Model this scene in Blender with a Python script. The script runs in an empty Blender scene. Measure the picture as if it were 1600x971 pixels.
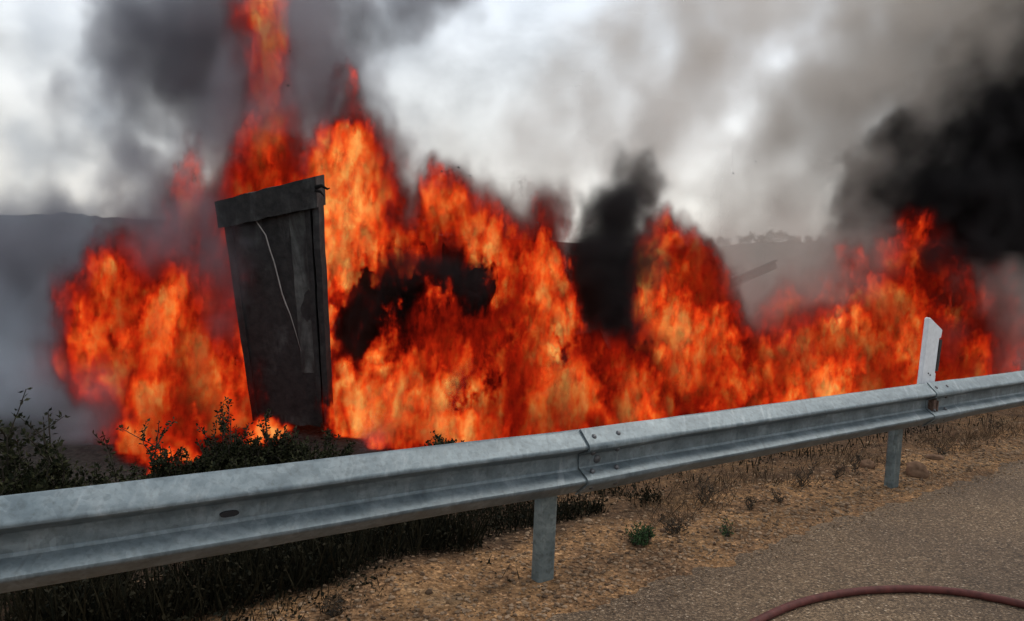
import bpy, bmesh, math, random
from mathutils import Vector, Matrix, noise as mnoise

sc = bpy.context.scene
R = math.radians
random.seed(7)

# ------------------------------------------------------------------ camera
F_PX, PITCH, ROLL, CAM_H = 1250.0, 4.675, 2.84, 1.625
cam_data = bpy.data.cameras.new('Camera')
cam = bpy.data.objects.new('Camera', cam_data)
sc.collection.objects.link(cam)
sc.camera = cam
cam_data.sensor_width = 36.0
cam_data.lens = 36.0 * F_PX / 1600.0
cam_data.clip_start = 0.05
cam_data.clip_end = 5000.0
CAM_M = Matrix.Translation((0, 0, CAM_H)) @ Matrix.Rotation(R(90 - PITCH), 4, 'X') @ Matrix.Rotation(R(ROLL), 4, 'Z')
cam.matrix_world = CAM_M

# ------------------------------------------------------------------ world
SUN_EL, SUN_AZ = 48.0, 62.0
world = bpy.data.worlds.new('World')
sc.world = world
world.use_nodes = True
wn, wl = world.node_tree.nodes, world.node_tree.links
wn.clear()
w_out = wn.new('ShaderNodeOutputWorld')
w_bg = wn.new('ShaderNodeBackground')
w_sky = wn.new('ShaderNodeTexSky')
w_sky.sky_type = 'NISHITA'
w_sky.sun_disc = False
w_sky.sun_elevation = R(SUN_EL)
w_sky.sun_rotation = R(SUN_AZ)
w_sky.air_density = 1.2
w_sky.dust_density = 3.0
w_tc = wn.new('ShaderNodeTexCoord')
w_map = wn.new('ShaderNodeMapping')
w_map.inputs['Scale'].default_value = (1.0, 1.0, 1.9)
w_map.inputs['Location'].default_value = (3.1, 0.4, 1.7)
w_n = wn.new('ShaderNodeTexNoise')
w_n.inputs['Scale'].default_value = 2.6
w_n.inputs['Detail'].default_value = 7.0
w_n.inputs['Roughness'].default_value = 0.52
w_n.inputs['Distortion'].default_value = 0.35
w_r = wn.new('ShaderNodeValToRGB')       # cloud brightness (overcast veil with brighter breaks)
e = w_r.color_ramp.elements
e[0].position, e[0].color = 0.36, (5.0, 5.15, 5.2, 1)
e[1].position, e[1].color = 0.64, (9.7, 10.0, 10.2, 1)
m_ = w_r.color_ramp.elements.new(0.50); m_.color = (8.5, 8.8, 8.95, 1)
w_mix = wn.new('ShaderNodeMixRGB')
w_mix.inputs['Fac'].default_value = 0.90
wl.new(w_tc.outputs['Generated'], w_map.inputs['Vector'])
wl.new(w_map.outputs['Vector'], w_n.inputs['Vector'])
wl.new(w_n.outputs['Fac'], w_r.inputs['Fac'])
wl.new(w_sky.outputs['Color'], w_mix.inputs['Color1'])
wl.new(w_r.outputs['Color'], w_mix.inputs['Color2'])
w_sep = wn.new('ShaderNodeSeparateXYZ')
w_tint = wn.new('ShaderNodeValToRGB')      # haze: creamier low down, cooler higher up, the same all round
w_tint.color_ramp.elements[0].position, w_tint.color_ramp.elements[0].color = 0.0, (1.0, 0.93, 0.84, 1)
w_tint.color_ramp.elements[1].position, w_tint.color_ramp.elements[1].color = 0.30, (0.95, 0.99, 1.05, 1)
w_mul = wn.new('ShaderNodeMixRGB'); w_mul.blend_type = 'MULTIPLY'; w_mul.inputs['Fac'].default_value = 1.0
wl.new(w_tc.outputs['Generated'], w_sep.inputs[0]); wl.new(w_sep.outputs['Z'], w_tint.inputs['Fac'])
wl.new(w_mix.outputs['Color'], w_mul.inputs['Color1']); wl.new(w_tint.outputs['Color'], w_mul.inputs['Color2'])
wl.new(w_mul.outputs['Color'], w_bg.inputs['Color'])
w_bg.inputs['Strength'].default_value = 0.12
wl.new(w_bg.outputs['Background'], w_out.inputs['Surface'])

# ------------------------------------------------------------------ sun (veiled by smoke and cloud)
sun_d = bpy.data.lights.new('Sun', 'SUN')
sun_d.energy = 1.5
sun_d.angle = R(18)
sun_d.color = (1.0, 0.94, 0.86)
sun = bpy.data.objects.new('Sun', sun_d)
sc.collection.objects.link(sun)
# direction towards the sun: azimuth measured like the sky texture's rotation (clockwise from +Y)
sdir = Vector((math.sin(R(SUN_AZ)) * math.cos(R(SUN_EL)), math.cos(R(SUN_AZ)) * math.cos(R(SUN_EL)), math.sin(R(SUN_EL))))
sun.rotation_euler = sdir.to_track_quat('Z', 'Y').to_euler()

# ------------------------------------------------------------------ view and render settings
sc.view_settings.view_transform = 'Standard'
sc.view_settings.look = 'None'
sc.view_settings.exposure = 0.0
sc.view_settings.gamma = 1.0
sc.view_settings.use_curve_mapping = False
cy = sc.cycles
cy.use_denoising = True
cy.use_adaptive_sampling = True
cy.adaptive_threshold = 0.03
cy.max_bounces = 6
cy.diffuse_bounces = 2
cy.glossy_bounces = 2
cy.transmission_bounces = 2
cy.transparent_max_bounces = 8
cy.volume_bounces = 2
cy.volume_step_rate = 3.0
cy.volume_max_steps = 512
cy.caustics_reflective = False
cy.caustics_refractive = False
sc.render.film_transparent = False

# ------------------------------------------------------------------ helpers
COL = sc.collection

def at(px, py, depth):
    """The point at world distance depth (along +Y) seen at photo pixel px, py."""
    d = Vector(((px - 800.0) / F_PX, (485.5 - py) / F_PX, -1.0))
    d = CAM_M.to_3x3() @ d
    return Vector((0, 0, CAM_H)) + d * (depth / d.y)

def on_plane(px, py, z=0.0):
    d = CAM_M.to_3x3() @ Vector(((px - 800.0) / F_PX, (485.5 - py) / F_PX, -1.0))
    return Vector((0, 0, CAM_H)) + d * ((z - CAM_H) / d.z)

def link(name, data, mat=None, parent=None):
    o = bpy.data.objects.new(name, data)
    COL.objects.link(o)
    if mat is not None:
        data.materials.append(mat)
    if parent is not None:
        o.parent = parent
    return o

def tag(o, label=None, cat=None, group=None, kind=None):
    if label: o['label'] = label
    if cat: o['category'] = cat
    if group: o['group'] = group
    if kind: o['kind'] = kind
    return o

def empty(name, loc=(0, 0, 0), rz=0.0):
    o = bpy.data.objects.new(name, None)
    COL.objects.link(o)
    o.location = loc
    o.rotation_euler = (0, 0, rz)
    o.empty_display_size = 0.1
    return o

def mesh_from(name, verts, faces, smooth=False):
    me = bpy.data.meshes.new(name)
    me.from_pydata([tuple(v) for v in verts], [], faces)
    me.update()
    if smooth:
        me.polygons.foreach_set('use_smooth', [True] * len(me.polygons))
    return me

def bm_mesh(name, bm, smooth=False):
    bmesh.ops.recalc_face_normals(bm, faces=bm.faces)
    me = bpy.data.meshes.new(name)
    bm.to_mesh(me)
    bm.free()
    if smooth:
        me.polygons.foreach_set('use_smooth', [True] * len(me.polygons))
    return me

def fbm(p, oct=4):
    return mnoise.fractal(p, 1.0, 2.0, oct)

class Mat:
    """Small wrapper round a material node tree."""
    def __init__(self, name):
        self.m = bpy.data.materials.new(name)
        self.m.use_nodes = True
        self.nt = self.m.node_tree
        self.nt.nodes.clear()
        self.out = self.nt.nodes.new('ShaderNodeOutputMaterial')
    def n(self, typ, **kw):
        nd = self.nt.nodes.new(typ)
        for k, v in kw.items():
            setattr(nd, k, v)
        return nd
    def l(self, a, b):
        self.nt.links.new(a, b)
    def coord(self, scale=(1, 1, 1)):
        tc = self.n('ShaderNodeTexCoord')
        mp = self.n('ShaderNodeMapping')
        mp.inputs['Scale'].default_value = scale
        self.l(tc.outputs['Object'], mp.inputs['Vector'])
        return mp.outputs['Vector']
    def noise(self, vec, scale, detail=4, rough=0.5, dist=0.0):
        nd = self.n('ShaderNodeTexNoise')
        nd.inputs['Scale'].default_value = scale
        nd.inputs['Detail'].default_value = detail
        nd.inputs['Roughness'].default_value = rough
        nd.inputs['Distortion'].default_value = dist
        self.l(vec, nd.inputs['Vector'])
        return nd
    def ramp(self, fac, stops):
        nd = self.n('ShaderNodeValToRGB')
        el = nd.color_ramp.elements
        while len(el) < len(stops):
            el.new(0.5)
        for x, (p, c) in zip(el, stops):
            x.position = p
            x.color = (c[0], c[1], c[2], 1) if len(c) == 3 else c
        self.l(fac, nd.inputs['Fac'])
        return nd.outputs['Color']
    def mix(self, fac, a, b, mode='MIX'):
        nd = self.n('ShaderNodeMixRGB', blend_type=mode)
        for s, v in ((0, fac), (1, a), (2, b)):
            if isinstance(v, (int, float)):
                nd.inputs[s].default_value = v
            elif isinstance(v, tuple):
                nd.inputs[s].default_value = (v[0], v[1], v[2], 1)
            else:
                self.l(v, nd.inputs[s])
        return nd.outputs['Color']
    def math(self, op, a, b=0.0, clamp=False):
        nd = self.n('ShaderNodeMath', operation=op, use_clamp=clamp)
        for s, v in ((0, a), (1, b)):
            if isinstance(v, (int, float)):
                nd.inputs[s].default_value = v
            else:
                self.l(v, nd.inputs[s])
        return nd.outputs['Value']
    def maprange(self, v, a, b, c=0.0, d=1.0, smooth=False):
        nd = self.n('ShaderNodeMapRange')
        if smooth:
            nd.interpolation_type = 'SMOOTHSTEP'
        for i, x in enumerate((a, b, c, d)):
            nd.inputs[1 + i].default_value = x
        self.l(v, nd.inputs[0])
        return nd.outputs[0]
    def bsdf(self, color, rough=0.8, metal=0.0, bump=None, bump_strength=0.5, bump_dist=0.01, spec=0.3, **kw):
        b = self.n('ShaderNodeBsdfPrincipled')
        for key, v in (('Base Color', color), ('Roughness', rough), ('Metallic', metal), ('Specular IOR Level', spec)):
            if isinstance(v, tuple):
                b.inputs[key].default_value = (v[0], v[1], v[2], 1)
            elif isinstance(v, (int, float)):
                b.inputs[key].default_value = v
            else:
                self.l(v, b.inputs[key])
        if bump is not None:
            bp = self.n('ShaderNodeBump')
            bp.inputs['Strength'].default_value = bump_strength
            bp.inputs['Distance'].default_value = bump_dist
            self.l(bump, bp.inputs['Height'])
            self.l(bp.outputs['Normal'], b.inputs['Normal'])
        self.l(b.outputs['BSDF'], self.out.inputs['Surface'])
        return self.m

# ------------------------------------------------------------------ rail line: the frame everything by the road hangs on
RAIL_P = Vector((0.351, 3.802, 0.0))
RAIL_A = R(36.45)
RD = Vector((math.cos(RAIL_A), math.sin(RAIL_A), 0))          # along the rail, away from the camera
RN = Vector((math.sin(RAIL_A), -math.cos(RAIL_A), 0))         # towards the road
SEC = 3.35

def rail_xy(u, v, z=0.0):
    return RAIL_P + RD * u + RN * v + Vector((0, 0, z))

def rail_uv(x, y):
    q = Vector((x, y, 0)) - RAIL_P
    return q.dot(RD), q.dot(RN)

def smooth(a, b, x):
    t = max(0.0, min(1.0, (x - a) / (b - a)))
    return t * t * (3 - 2 * t)

def gz(x, y):
    """Height of the ground."""
    u, v = rail_uv(x, y)
    z = -0.10 * smooth(-0.25, -1.4, v) - 0.62 * smooth(-1.0, -4.5, v)
    z += 0.05 * fbm(Vector((x * 0.35, y * 0.35, 1.3)), 3) * smooth(0.1, -1.5, v)
    z += 0.012 * fbm(Vector((x * 3.1, y * 3.1, 4.0)), 3) * smooth(0.10, -0.25, v) - 0.012 * smooth(0.2, 0.6, v)
    z += 0.05 * smooth(-0.05, -0.5, v) * fbm(Vector((x * 1.3, y * 1.3, 9.0)), 2)
    far = max(0.0, math.hypot(x, y) - 40.0)
    z += 0.012 * far * smooth(0, 60, far) * (0.6 + 0.4 * fbm(Vector((x * 0.01, y * 0.01, 2)), 2)) * smooth(-5, -40, v)
    return z

# ------------------------------------------------------------------ materials
def mat_ground():
    m = Mat('verge_earth')
    c = m.coord()
    n1 = m.noise(c, 1.9, 7, 0.68)
    n2 = m.noise(c, 17.0, 5, 0.7)
    v = m.n('ShaderNodeTexVoronoi'); v.inputs['Scale'].default_value = 62.0
    m.l(c, v.inputs['Vector'])
    v2 = m.n('ShaderNodeTexVoronoi'); v2.inputs['Scale'].default_value = 19.0
    m.l(c, v2.inputs['Vector'])
    base = m.ramp(n1.outputs['Fac'], [(0.30, (0.098, 0.058, 0.035)), (0.45, (0.215, 0.122, 0.065)), (0.58, (0.325, 0.180, 0.085)), (0.72, (0.345, 0.228, 0.134))])
    fine = m.ramp(n2.outputs['Fac'], [(0.3, (0.35, 0.33, 0.32)), (0.55, (1, 1, 1)), (0.75, (1.35, 1.3, 1.2))])
    col = m.mix(1.0, base, fine, 'MULTIPLY')
    sep = m.n('ShaderNodeSeparateColor'); m.l(v.outputs['Color'], sep.inputs[0])
    chips = m.ramp(sep.outputs[0], [(0.0, (0.4, 0.36, 0.32)), (0.6, (0.95, 0.92, 0.88)), (0.93, (1.2, 1.2, 1.15)), (1.0, (2.1, 2.1, 2.1))])
    col = m.mix(0.8, col, chips, 'MULTIPLY')
    # burnt ground behind the rail, with a ragged edge
    tc = m.n('ShaderNodeTexCoord'); dt = m.n('ShaderNodeVectorMath', operation='DOT_PRODUCT')
    m.l(tc.outputs['Object'], dt.inputs[0]); dt.inputs[1].default_value = tuple(-RN)
    nb = m.noise(c, 0.7, 5, 0.6)
    sb = m.math('ADD', dt.outputs['Value'], m.math('MULTIPLY', nb.outputs['Fac'], 2.4))
    off = 1.2 - RAIL_P.dot(RN)
    burnt = m.maprange(sb, off + 1.2, off + 2.3, 0.0, 0.93, True)
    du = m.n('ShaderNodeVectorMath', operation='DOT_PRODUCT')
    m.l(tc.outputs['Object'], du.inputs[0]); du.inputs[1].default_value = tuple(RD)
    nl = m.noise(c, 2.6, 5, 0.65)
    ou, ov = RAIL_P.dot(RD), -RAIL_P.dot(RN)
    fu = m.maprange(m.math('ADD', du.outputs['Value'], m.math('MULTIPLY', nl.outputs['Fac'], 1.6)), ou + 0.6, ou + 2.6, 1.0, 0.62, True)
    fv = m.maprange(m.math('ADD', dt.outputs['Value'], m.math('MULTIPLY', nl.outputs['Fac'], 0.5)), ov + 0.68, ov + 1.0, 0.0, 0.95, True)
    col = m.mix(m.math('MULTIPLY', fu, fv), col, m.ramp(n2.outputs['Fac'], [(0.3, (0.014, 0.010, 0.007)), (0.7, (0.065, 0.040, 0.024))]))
    col = m.mix(burnt, col, m.ramp(n2.outputs['Fac'], [(0.3, (0.012, 0.011, 0.010)), (0.7, (0.055, 0.048, 0.042))]))
    h = m.math('ADD', m.math('MULTIPLY', v.outputs['Distance'], 0.6), m.math('MULTIPLY', n2.outputs['Fac'], 1.0))
    h = m.math('ADD', h, v2.outputs['Distance'])
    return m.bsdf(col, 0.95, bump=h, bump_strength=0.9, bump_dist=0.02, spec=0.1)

def mat_road():
    m = Mat('chip_seal_asphalt')
    c = m.coord()
    v = m.n('ShaderNodeTexVoronoi'); v.inputs['Scale'].default_value = 105.0
    m.l(c, v.inputs['Vector'])
    sep = m.n('ShaderNodeSeparateColor'); m.l(v.outputs['Color'], sep.inputs[0])
    n1 = m.noise(c, 0.9, 4, 0.55)
    n2 = m.noise(c, 40.0, 3, 0.6)
    chips = m.ramp(sep.outputs[0], [(0.0, (0.060, 0.041, 0.027)), (0.35, (0.115, 0.079, 0.051)), (0.75, (0.175, 0.122, 0.078)), (0.95, (0.25, 0.18, 0.12)), (1.0, (0.40, 0.32, 0.24))])
    dust = m.ramp(n1.outputs['Fac'], [(0.3, (0.72, 0.68, 0.66)), (0.7, (1.2, 1.12, 1.0))])
    col = m.mix(1.0, chips, dust, 'MULTIPLY')
    edge = m.ramp(v.outputs['Distance'], [(0.0, (1.1, 1.1, 1.1)), (0.5, (0.9, 0.9, 0.9)), (0.9, (0.35, 0.35, 0.36))])
    col = m.mix(0.8, col, edge, 'MULTIPLY')
    h = m.math('SUBTRACT', m.math('MULTIPLY', n2.outputs['Fac'], 0.5), v.outputs['Distance'])
    return m.bsdf(col, 0.85, bump=h, bump_strength=0.8, bump_dist=0.008, spec=0.25)

def mat_galv(name='galvanised_steel', tint=(1, 1, 1), dirty=0.0):
    m = Mat(name)
    c = m.coord()
    c2 = m.coord((0.6, 0.6, 6.0))
    n1 = m.noise(c, 7.0, 5, 0.6, 0.4)
    n2 = m.noise(c, 46.0, 4, 0.6)
    n3 = m.noise(c2, 3.0, 4, 0.6)
    v = m.n('ShaderNodeTexVoronoi'); v.inputs['Scale'].default_value = 38.0
    m.l(c, v.inputs['Vector'])
    sep = m.n('ShaderNodeSeparateColor'); m.l(v.outputs['Color'], sep.inputs[0])
    base = m.ramp(n1.outputs['Fac'], [(0.28, (0.105 * tint[0], 0.135 * tint[1], 0.150 * tint[2])), (0.52, (0.165 * tint[0], 0.198 * tint[1], 0.212 * tint[2])), (0.75, (0.26 * tint[0], 0.295 * tint[1], 0.305 * tint[2]))])
    sp = m.ramp(sep.outputs[0], [(0, (0.80, 0.81, 0.82)), (1, (1.12, 1.12, 1.12))])
    col = m.mix(0.75, base, sp, 'MULTIPLY')
    st = m.ramp(n3.outputs['Fac'], [(0.32, (0.62, 0.63, 0.64)), (0.55, (1, 1, 1))])
    col = m.mix(0.7, col, st, 'MULTIPLY')
    grime = m.ramp(n2.outputs['Fac'], [(0.30, (0.5, 0.47, 0.43)), (0.5, (1, 1, 1))])
    col = m.mix(0.45 + dirty, col, grime, 'MULTIPLY')
    # slanting scuffs and dull zinc bloom
    mp = m.n('ShaderNodeMapping'); mp.inputs['Rotation'].default_value = (0.5, 0.75, -0.64); mp.inputs['Scale'].default_value = (26.0, 4.0, 4.5)
    tc = m.n('ShaderNodeTexCoord'); m.l(tc.outputs['Object'], mp.inputs['Vector'])
    n4 = m.noise(mp.outputs['Vector'], 1.0, 4, 0.6)
    n5 = m.noise(c, 2.3, 3, 0.5)
    scf = m.math('MULTIPLY', m.maprange(n4.outputs['Fac'], 0.56, 0.68), m.maprange(n5.outputs['Fac'], 0.42, 0.60), True)
    col = m.mix(m.math('MULTIPLY', scf, 0.28), col, (0.44, 0.47, 0.48))
    drk = m.math('MULTIPLY', m.maprange(n4.outputs['Fac'], 0.42, 0.32), m.maprange(n5.outputs['Fac'], 0.55, 0.40), True)
    col = m.mix(m.math('MULTIPLY', drk, 0.35), col, (0.055, 0.06, 0.062))
    rough = m.maprange(n1.outputs['Fac'], 0.3, 0.7, 0.42, 0.62)
    return m.bsdf(col, rough, metal=0.35, bump=n2.outputs['Fac'], bump_strength=0.18, bump_dist=0.004, spec=0.4)

def mat_plain(name, col, rough=0.7, var=0.25, scale=18.0, metal=0.0, spec=0.3, bump=0.2):
    m = Mat(name)
    c = m.coord()
    n = m.noise(c, scale, 4, 0.6)
    lo = tuple(x * (1 - var) for x in col)
    hi = tuple(min(1, x * (1 + var)) for x in col)
    return m.bsdf(m.ramp(n.outputs['Fac'], [(0.3, lo), (0.7, hi)]), rough, metal=metal, bump=n.outputs['Fac'], bump_strength=bump, bump_dist=0.01, spec=spec)

def mat_leaf(name, lo, hi):
    m = Mat(name)
    oi = m.n('ShaderNodeNewGeometry')
    col = m.ramp(oi.outputs['Random Per Island'], [(0.0, lo), (1.0, hi)])
    return m.bsdf(col, 0.8, spec=0.06)

def mat_char():
    m = Mat('charred_metal')
    c = m.coord()
    cs = m.coord((3.0, 3.0, 0.35))
    n1 = m.noise(cs, 1.6, 6, 0.62, 0.6)
    n2 = m.noise(c, 12.0, 5, 0.65)
    n3 = m.noise(c, 1.1, 4, 0.6, 0.8)
    soot = m.ramp(n2.outputs['Fac'], [(0.3, (0.008, 0.008, 0.009)), (0.7, (0.028, 0.027, 0.026))])
    ash = m.ramp(n2.outputs['Fac'], [(0.3, (0.04, 0.041, 0.042)), (0.7, (0.085, 0.087, 0.085))])
    f = m.math('MULTIPLY', m.maprange(n1.outputs['Fac'], 0.52, 0.68), m.maprange(n3.outputs['Fac'], 0.46, 0.62), True)
    col = m.mix(f, soot, ash)
    return m.bsdf(col, 0.75, bump=n2.outputs['Fac'], bump_strength=0.5, bump_dist=0.02, spec=0.3)

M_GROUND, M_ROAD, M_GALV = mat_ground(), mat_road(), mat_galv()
M_POST = mat_galv('galvanised_post', (0.88, 0.88, 0.82), 0.3)
M_BOLT = mat_plain('bolt_steel', (0.11, 0.11, 0.115), 0.5, 0.4, 60, 0.6)
M_RUST = mat_plain('rusty_bracket', (0.10, 0.06, 0.045), 0.8, 0.5, 50)
M_WHITE = mat_plain('white_plastic', (0.66, 0.68, 0.70), 0.55, 0.10, 22, bump=0.08)
M_BLACK = mat_plain('black_band', (0.015, 0.015, 0.017), 0.5, 0.2)
M_HOSE = mat_plain('red_rubber_hose', (0.078, 0.020, 0.016), 0.75, 0.35, 26)
M_CHAR = mat_char()
def mat_sheen():  # sooty metal with a pale sheen of sky and smoke light painted in
    m = Mat('sooty_metal_sheen')
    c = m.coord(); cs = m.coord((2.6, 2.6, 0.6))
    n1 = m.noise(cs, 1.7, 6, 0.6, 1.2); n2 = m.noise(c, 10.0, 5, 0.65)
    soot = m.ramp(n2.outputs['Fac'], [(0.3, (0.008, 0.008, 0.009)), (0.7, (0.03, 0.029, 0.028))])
    ash = m.ramp(n2.outputs['Fac'], [(0.3, (0.045, 0.049, 0.048)), (0.7, (0.11, 0.118, 0.112))])  # lighter tone that paints the sheen
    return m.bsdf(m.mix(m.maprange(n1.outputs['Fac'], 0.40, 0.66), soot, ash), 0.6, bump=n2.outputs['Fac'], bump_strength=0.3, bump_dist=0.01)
M_SHEEN = mat_sheen()
M_SOOT = mat_plain('soot_black', (0.008, 0.0075, 0.007), 0.9, 0.5, 9, spec=0.1)
M_SCORCH = mat_plain('scorched_steel', (0.05, 0.038, 0.03), 0.85, 0.4, 6)
M_WIRE = mat_plain('pale_wire', (0.32, 0.30, 0.28), 0.6, 0.2)
M_ROCK = mat_plain('brown_rock', (0.135, 0.078, 0.048), 0.95, 0.45, 13, spec=0.1, bump=0.6)
M_STONE = mat_leaf('gravel_stone', (0.060, 0.036, 0.022), (0.30, 0.20, 0.125))
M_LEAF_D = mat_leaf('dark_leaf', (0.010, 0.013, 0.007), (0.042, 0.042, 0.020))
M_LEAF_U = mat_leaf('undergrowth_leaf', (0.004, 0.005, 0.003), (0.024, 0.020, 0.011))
M_LEAF_G = mat_leaf('green_leaf', (0.02, 0.045, 0.018), (0.06, 0.10, 0.04))
M_DRY = mat_leaf('dry_stem', (0.035, 0.022, 0.014), (0.13, 0.085, 0.05))
M_TWIG = mat_plain('twig_bark', (0.035, 0.028, 0.02), 0.9, 0.3)
M_HILL = mat_plain('wooded_hill', (0.045, 0.055, 0.045), 0.95, 0.45, 0.06, spec=0.1)
M_TREELEAF = mat_leaf('tree_leaf', (0.03, 0.04, 0.018), (0.08, 0.09, 0.04))
M_ASH = mat_plain('ash_flake', (0.03, 0.03, 0.03), 0.9, 0.3)

# ------------------------------------------------------------------ ground: one sheet out to the horizon
def axis_steps(lo, hi, dense_lo, dense_hi, fine, grow=1.22):
    xs = [dense_lo + fine * i for i in range(int((dense_hi - dense_lo) / fine) + 1)]
    s, x = fine, xs[-1]
    while x < hi:
        s *= grow; x += s; xs.append(x)
    s, x = fine, xs[0]
    pre = []
    while x > lo:
        s *= grow; x -= s; pre.append(x)
    return pre[::-1] + xs

def build_ground():
    us = axis_steps(-900, 1400, -4.0, 12.0, 0.09)
    vs = axis_steps(-1600, 500, -7.0, 1.2, 0.09)
    verts, faces = [], []
    for v in vs:
        for u in us:
            p = rail_xy(u, v)
            verts.append((p.x, p.y, gz(p.x, p.y)))
    W = len(us)
    for j in range(len(vs) - 1):
        for i in range(W - 1):
            a = j * W + i
            faces.append((a, a + 1, a + W + 1, a + W))
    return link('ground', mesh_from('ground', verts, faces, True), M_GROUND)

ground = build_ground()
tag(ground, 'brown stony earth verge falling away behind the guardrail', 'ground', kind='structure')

def build_road():
    us = axis_steps(-300, 600, -5.0, 12.0, 0.035)
    vs = [0.0, 0.16, 0.4, 0.7, 1.5, 3.0, 7.5]
    verts, faces = [], []
    for j, v in enumerate(vs):
        for u in us:
            edge = 0.19 - 0.05 * max(-3.0, min(5.0, u)) + 0.07 * fbm(Vector((u * 0.8, 3.3, 0)), 2) + 0.07 * fbm(Vector((u * 5.0, 7.7, 0)), 4) + 0.03 * fbm(Vector((u * 21.0, 1.7, 0)), 3)
            if j == 0:
                p = rail_xy(u, edge, -0.012)
            else:
                p = rail_xy(u, edge + v if j < 3 else edge * max(0, 1 - v / 3.0) + v + 0.3, 0.010 if j == 1 else 0.014)
            verts.append(p)
    W = len(us)
    for j in range(len(vs) - 1):
        for i in range(W - 1):
            a = j * W + i
            faces.append((a, a + 1, a + W + 1, a + W))
    return link('road', mesh_from('road', verts, faces, True), M_ROAD)

road = build_road()
tag(road, 'brown grey chip seal road surface with a crumbling edge', 'road', kind='structure')

# ------------------------------------------------------------------ hills
def build_hill(name, pts, depth, thick, label):
    """A ridge: crest pixel points (photo) at a far depth, sloping down to the front and to the back."""
    verts, faces = [], []
    crest = []
    for k in range(len(pts) - 1):
        (x0, y0), (x1, y1) = pts[k], pts[k + 1]
        n = max(2, int(abs(x1 - x0) / 3))
        for i in range(n):
            t = i / n
            xx = x0 + (x1 - x0) * t
            crest.append(at(xx, y0 + (y1 - y0) * t - 3.0 * fbm(Vector((xx * 0.045, depth, 0)), 5), depth))
    rows = [(-1.0, 0.0), (-0.7, 0.22), (-0.45, 0.5), (-0.25, 0.78), (-0.1, 0.95), (0.0, 1.0), (0.2, 0.9), (0.6, 0.4), (1.0, 0.0)]
    for dy, hh in rows:
        for i, c in enumerate(crest):
            h = c.z + 2.0
            bump = 0.05 * h * fbm(Vector((c.x * 0.09, dy * 9.0, depth)), 4)
            verts.append((c.x * (1 + dy * thick / depth), c.y + dy * thick, -2.0 + h * hh + bump))
    W = len(crest)
    for j in range(len(rows) - 1):
        for i in range(W - 1):
            a = j * W + i
            faces.append((a, a + 1, a + W + 1, a + W))
    return tag(link(name, mesh_from(name, verts, faces, True), M_HILL), label, 'hill', kind='structure')

build_hill('hill', [(-900, 372), (-400, 352), (-120, 342), (0, 338), (90, 333), (180, 340), (260, 345), (360, 352), (520, 372), (760, 388), (900, 398)], 230, 140, 'long wooded ridge fading into the smoke behind the fire')
build_hill('hill', [(700, 402), (900, 392), (1040, 388), (1130, 384), (1200, 378), (1300, 377), (1380, 384), (1500, 388), (1750, 384), (2300, 400)], 150, 80, 'low wooded rise behind the black smoke')

# ------------------------------------------------------------------ small mesh builders
def box_verts(c, ax, ay, az):
    return [c + ax * sx + ay * sy + az * sz for sz in (-1, 1) for sy in (-1, 1) for sx in (-1, 1)]
BOX_F = [(0, 2, 3, 1), (4, 5, 7, 6), (0, 1, 5, 4), (2, 6, 7, 3), (0, 4, 6, 2), (1, 3, 7, 5)]

def add_box(bm, c, ax, ay, az):
    vs = [bm.verts.new(p) for p in box_verts(Vector(c), Vector(ax), Vector(ay), Vector(az))]
    for f in BOX_F:
        bm.faces.new([vs[i] for i in f])

def add_tube(bm, pts, radii, seg=8, caps=True):
    """A tube through pts with one radius for each point."""
    rings = []
    up = Vector((0.13, 0.21, 0.97))
    for i, p in enumerate(pts):
        p = Vector(p)
        a = Vector(pts[max(0, i - 1)]); b = Vector(pts[min(len(pts) - 1, i + 1)])
        t = (b - a).normalized()
        s = t.cross(up)
        if s.length < 1e-3:
            s = t.cross(Vector((1, 0, 0)))
        s.normalize(); w = s.cross(t).normalized()
        r = radii[i] if isinstance(radii, (list, tuple)) else radii
        rings.append([bm.verts.new(p + s * (math.cos(2 * math.pi * k / seg) * r) + w * (math.sin(2 * math.pi * k / seg) * r)) for k in range(seg)])
    for A, B in zip(rings, rings[1:]):
        for k in range(seg):
            bm.faces.new((A[k], A[(k + 1) % seg], B[(k + 1) % seg], B[k]))
    if caps:
        bm.faces.new(rings[0][::-1]); bm.faces.new(rings[-1])

# ------------------------------------------------------------------ guardrail
RAIL_Z = [(-20.1, 0.79), (-3.35, 0.786), (0.0, 0.755), (3.35, 0.772), (6.7, 0.775), (30, 0.775)]
def rail_top(u):
    for (a, za), (b, zb) in zip(RAIL_Z, RAIL_Z[1:]):
        if u <= b:
            return za + (zb - za) * (u - a) / (b - a)
    return RAIL_Z[-1][1]

# W-beam section: (height below the top edge, distance towards the road)
HALF = [(0.000, 0.000), (0.003, 0.008), (0.009, 0.015), (0.060, 0.074), (0.065, 0.0785), (0.071, 0.080), (0.078, 0.0795),
        (0.083, 0.075), (0.112, 0.017), (0.116, 0.010), (0.122, 0.006), (0.155, 0.006)]
PROFILE = HALF + [(0.183, 0.006), (0.187, 0.0095), (0.191, 0.0105), (0.195, 0.0115)] + [(0.310 - a, b) for a, b in HALF[-4::-1]]

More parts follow.
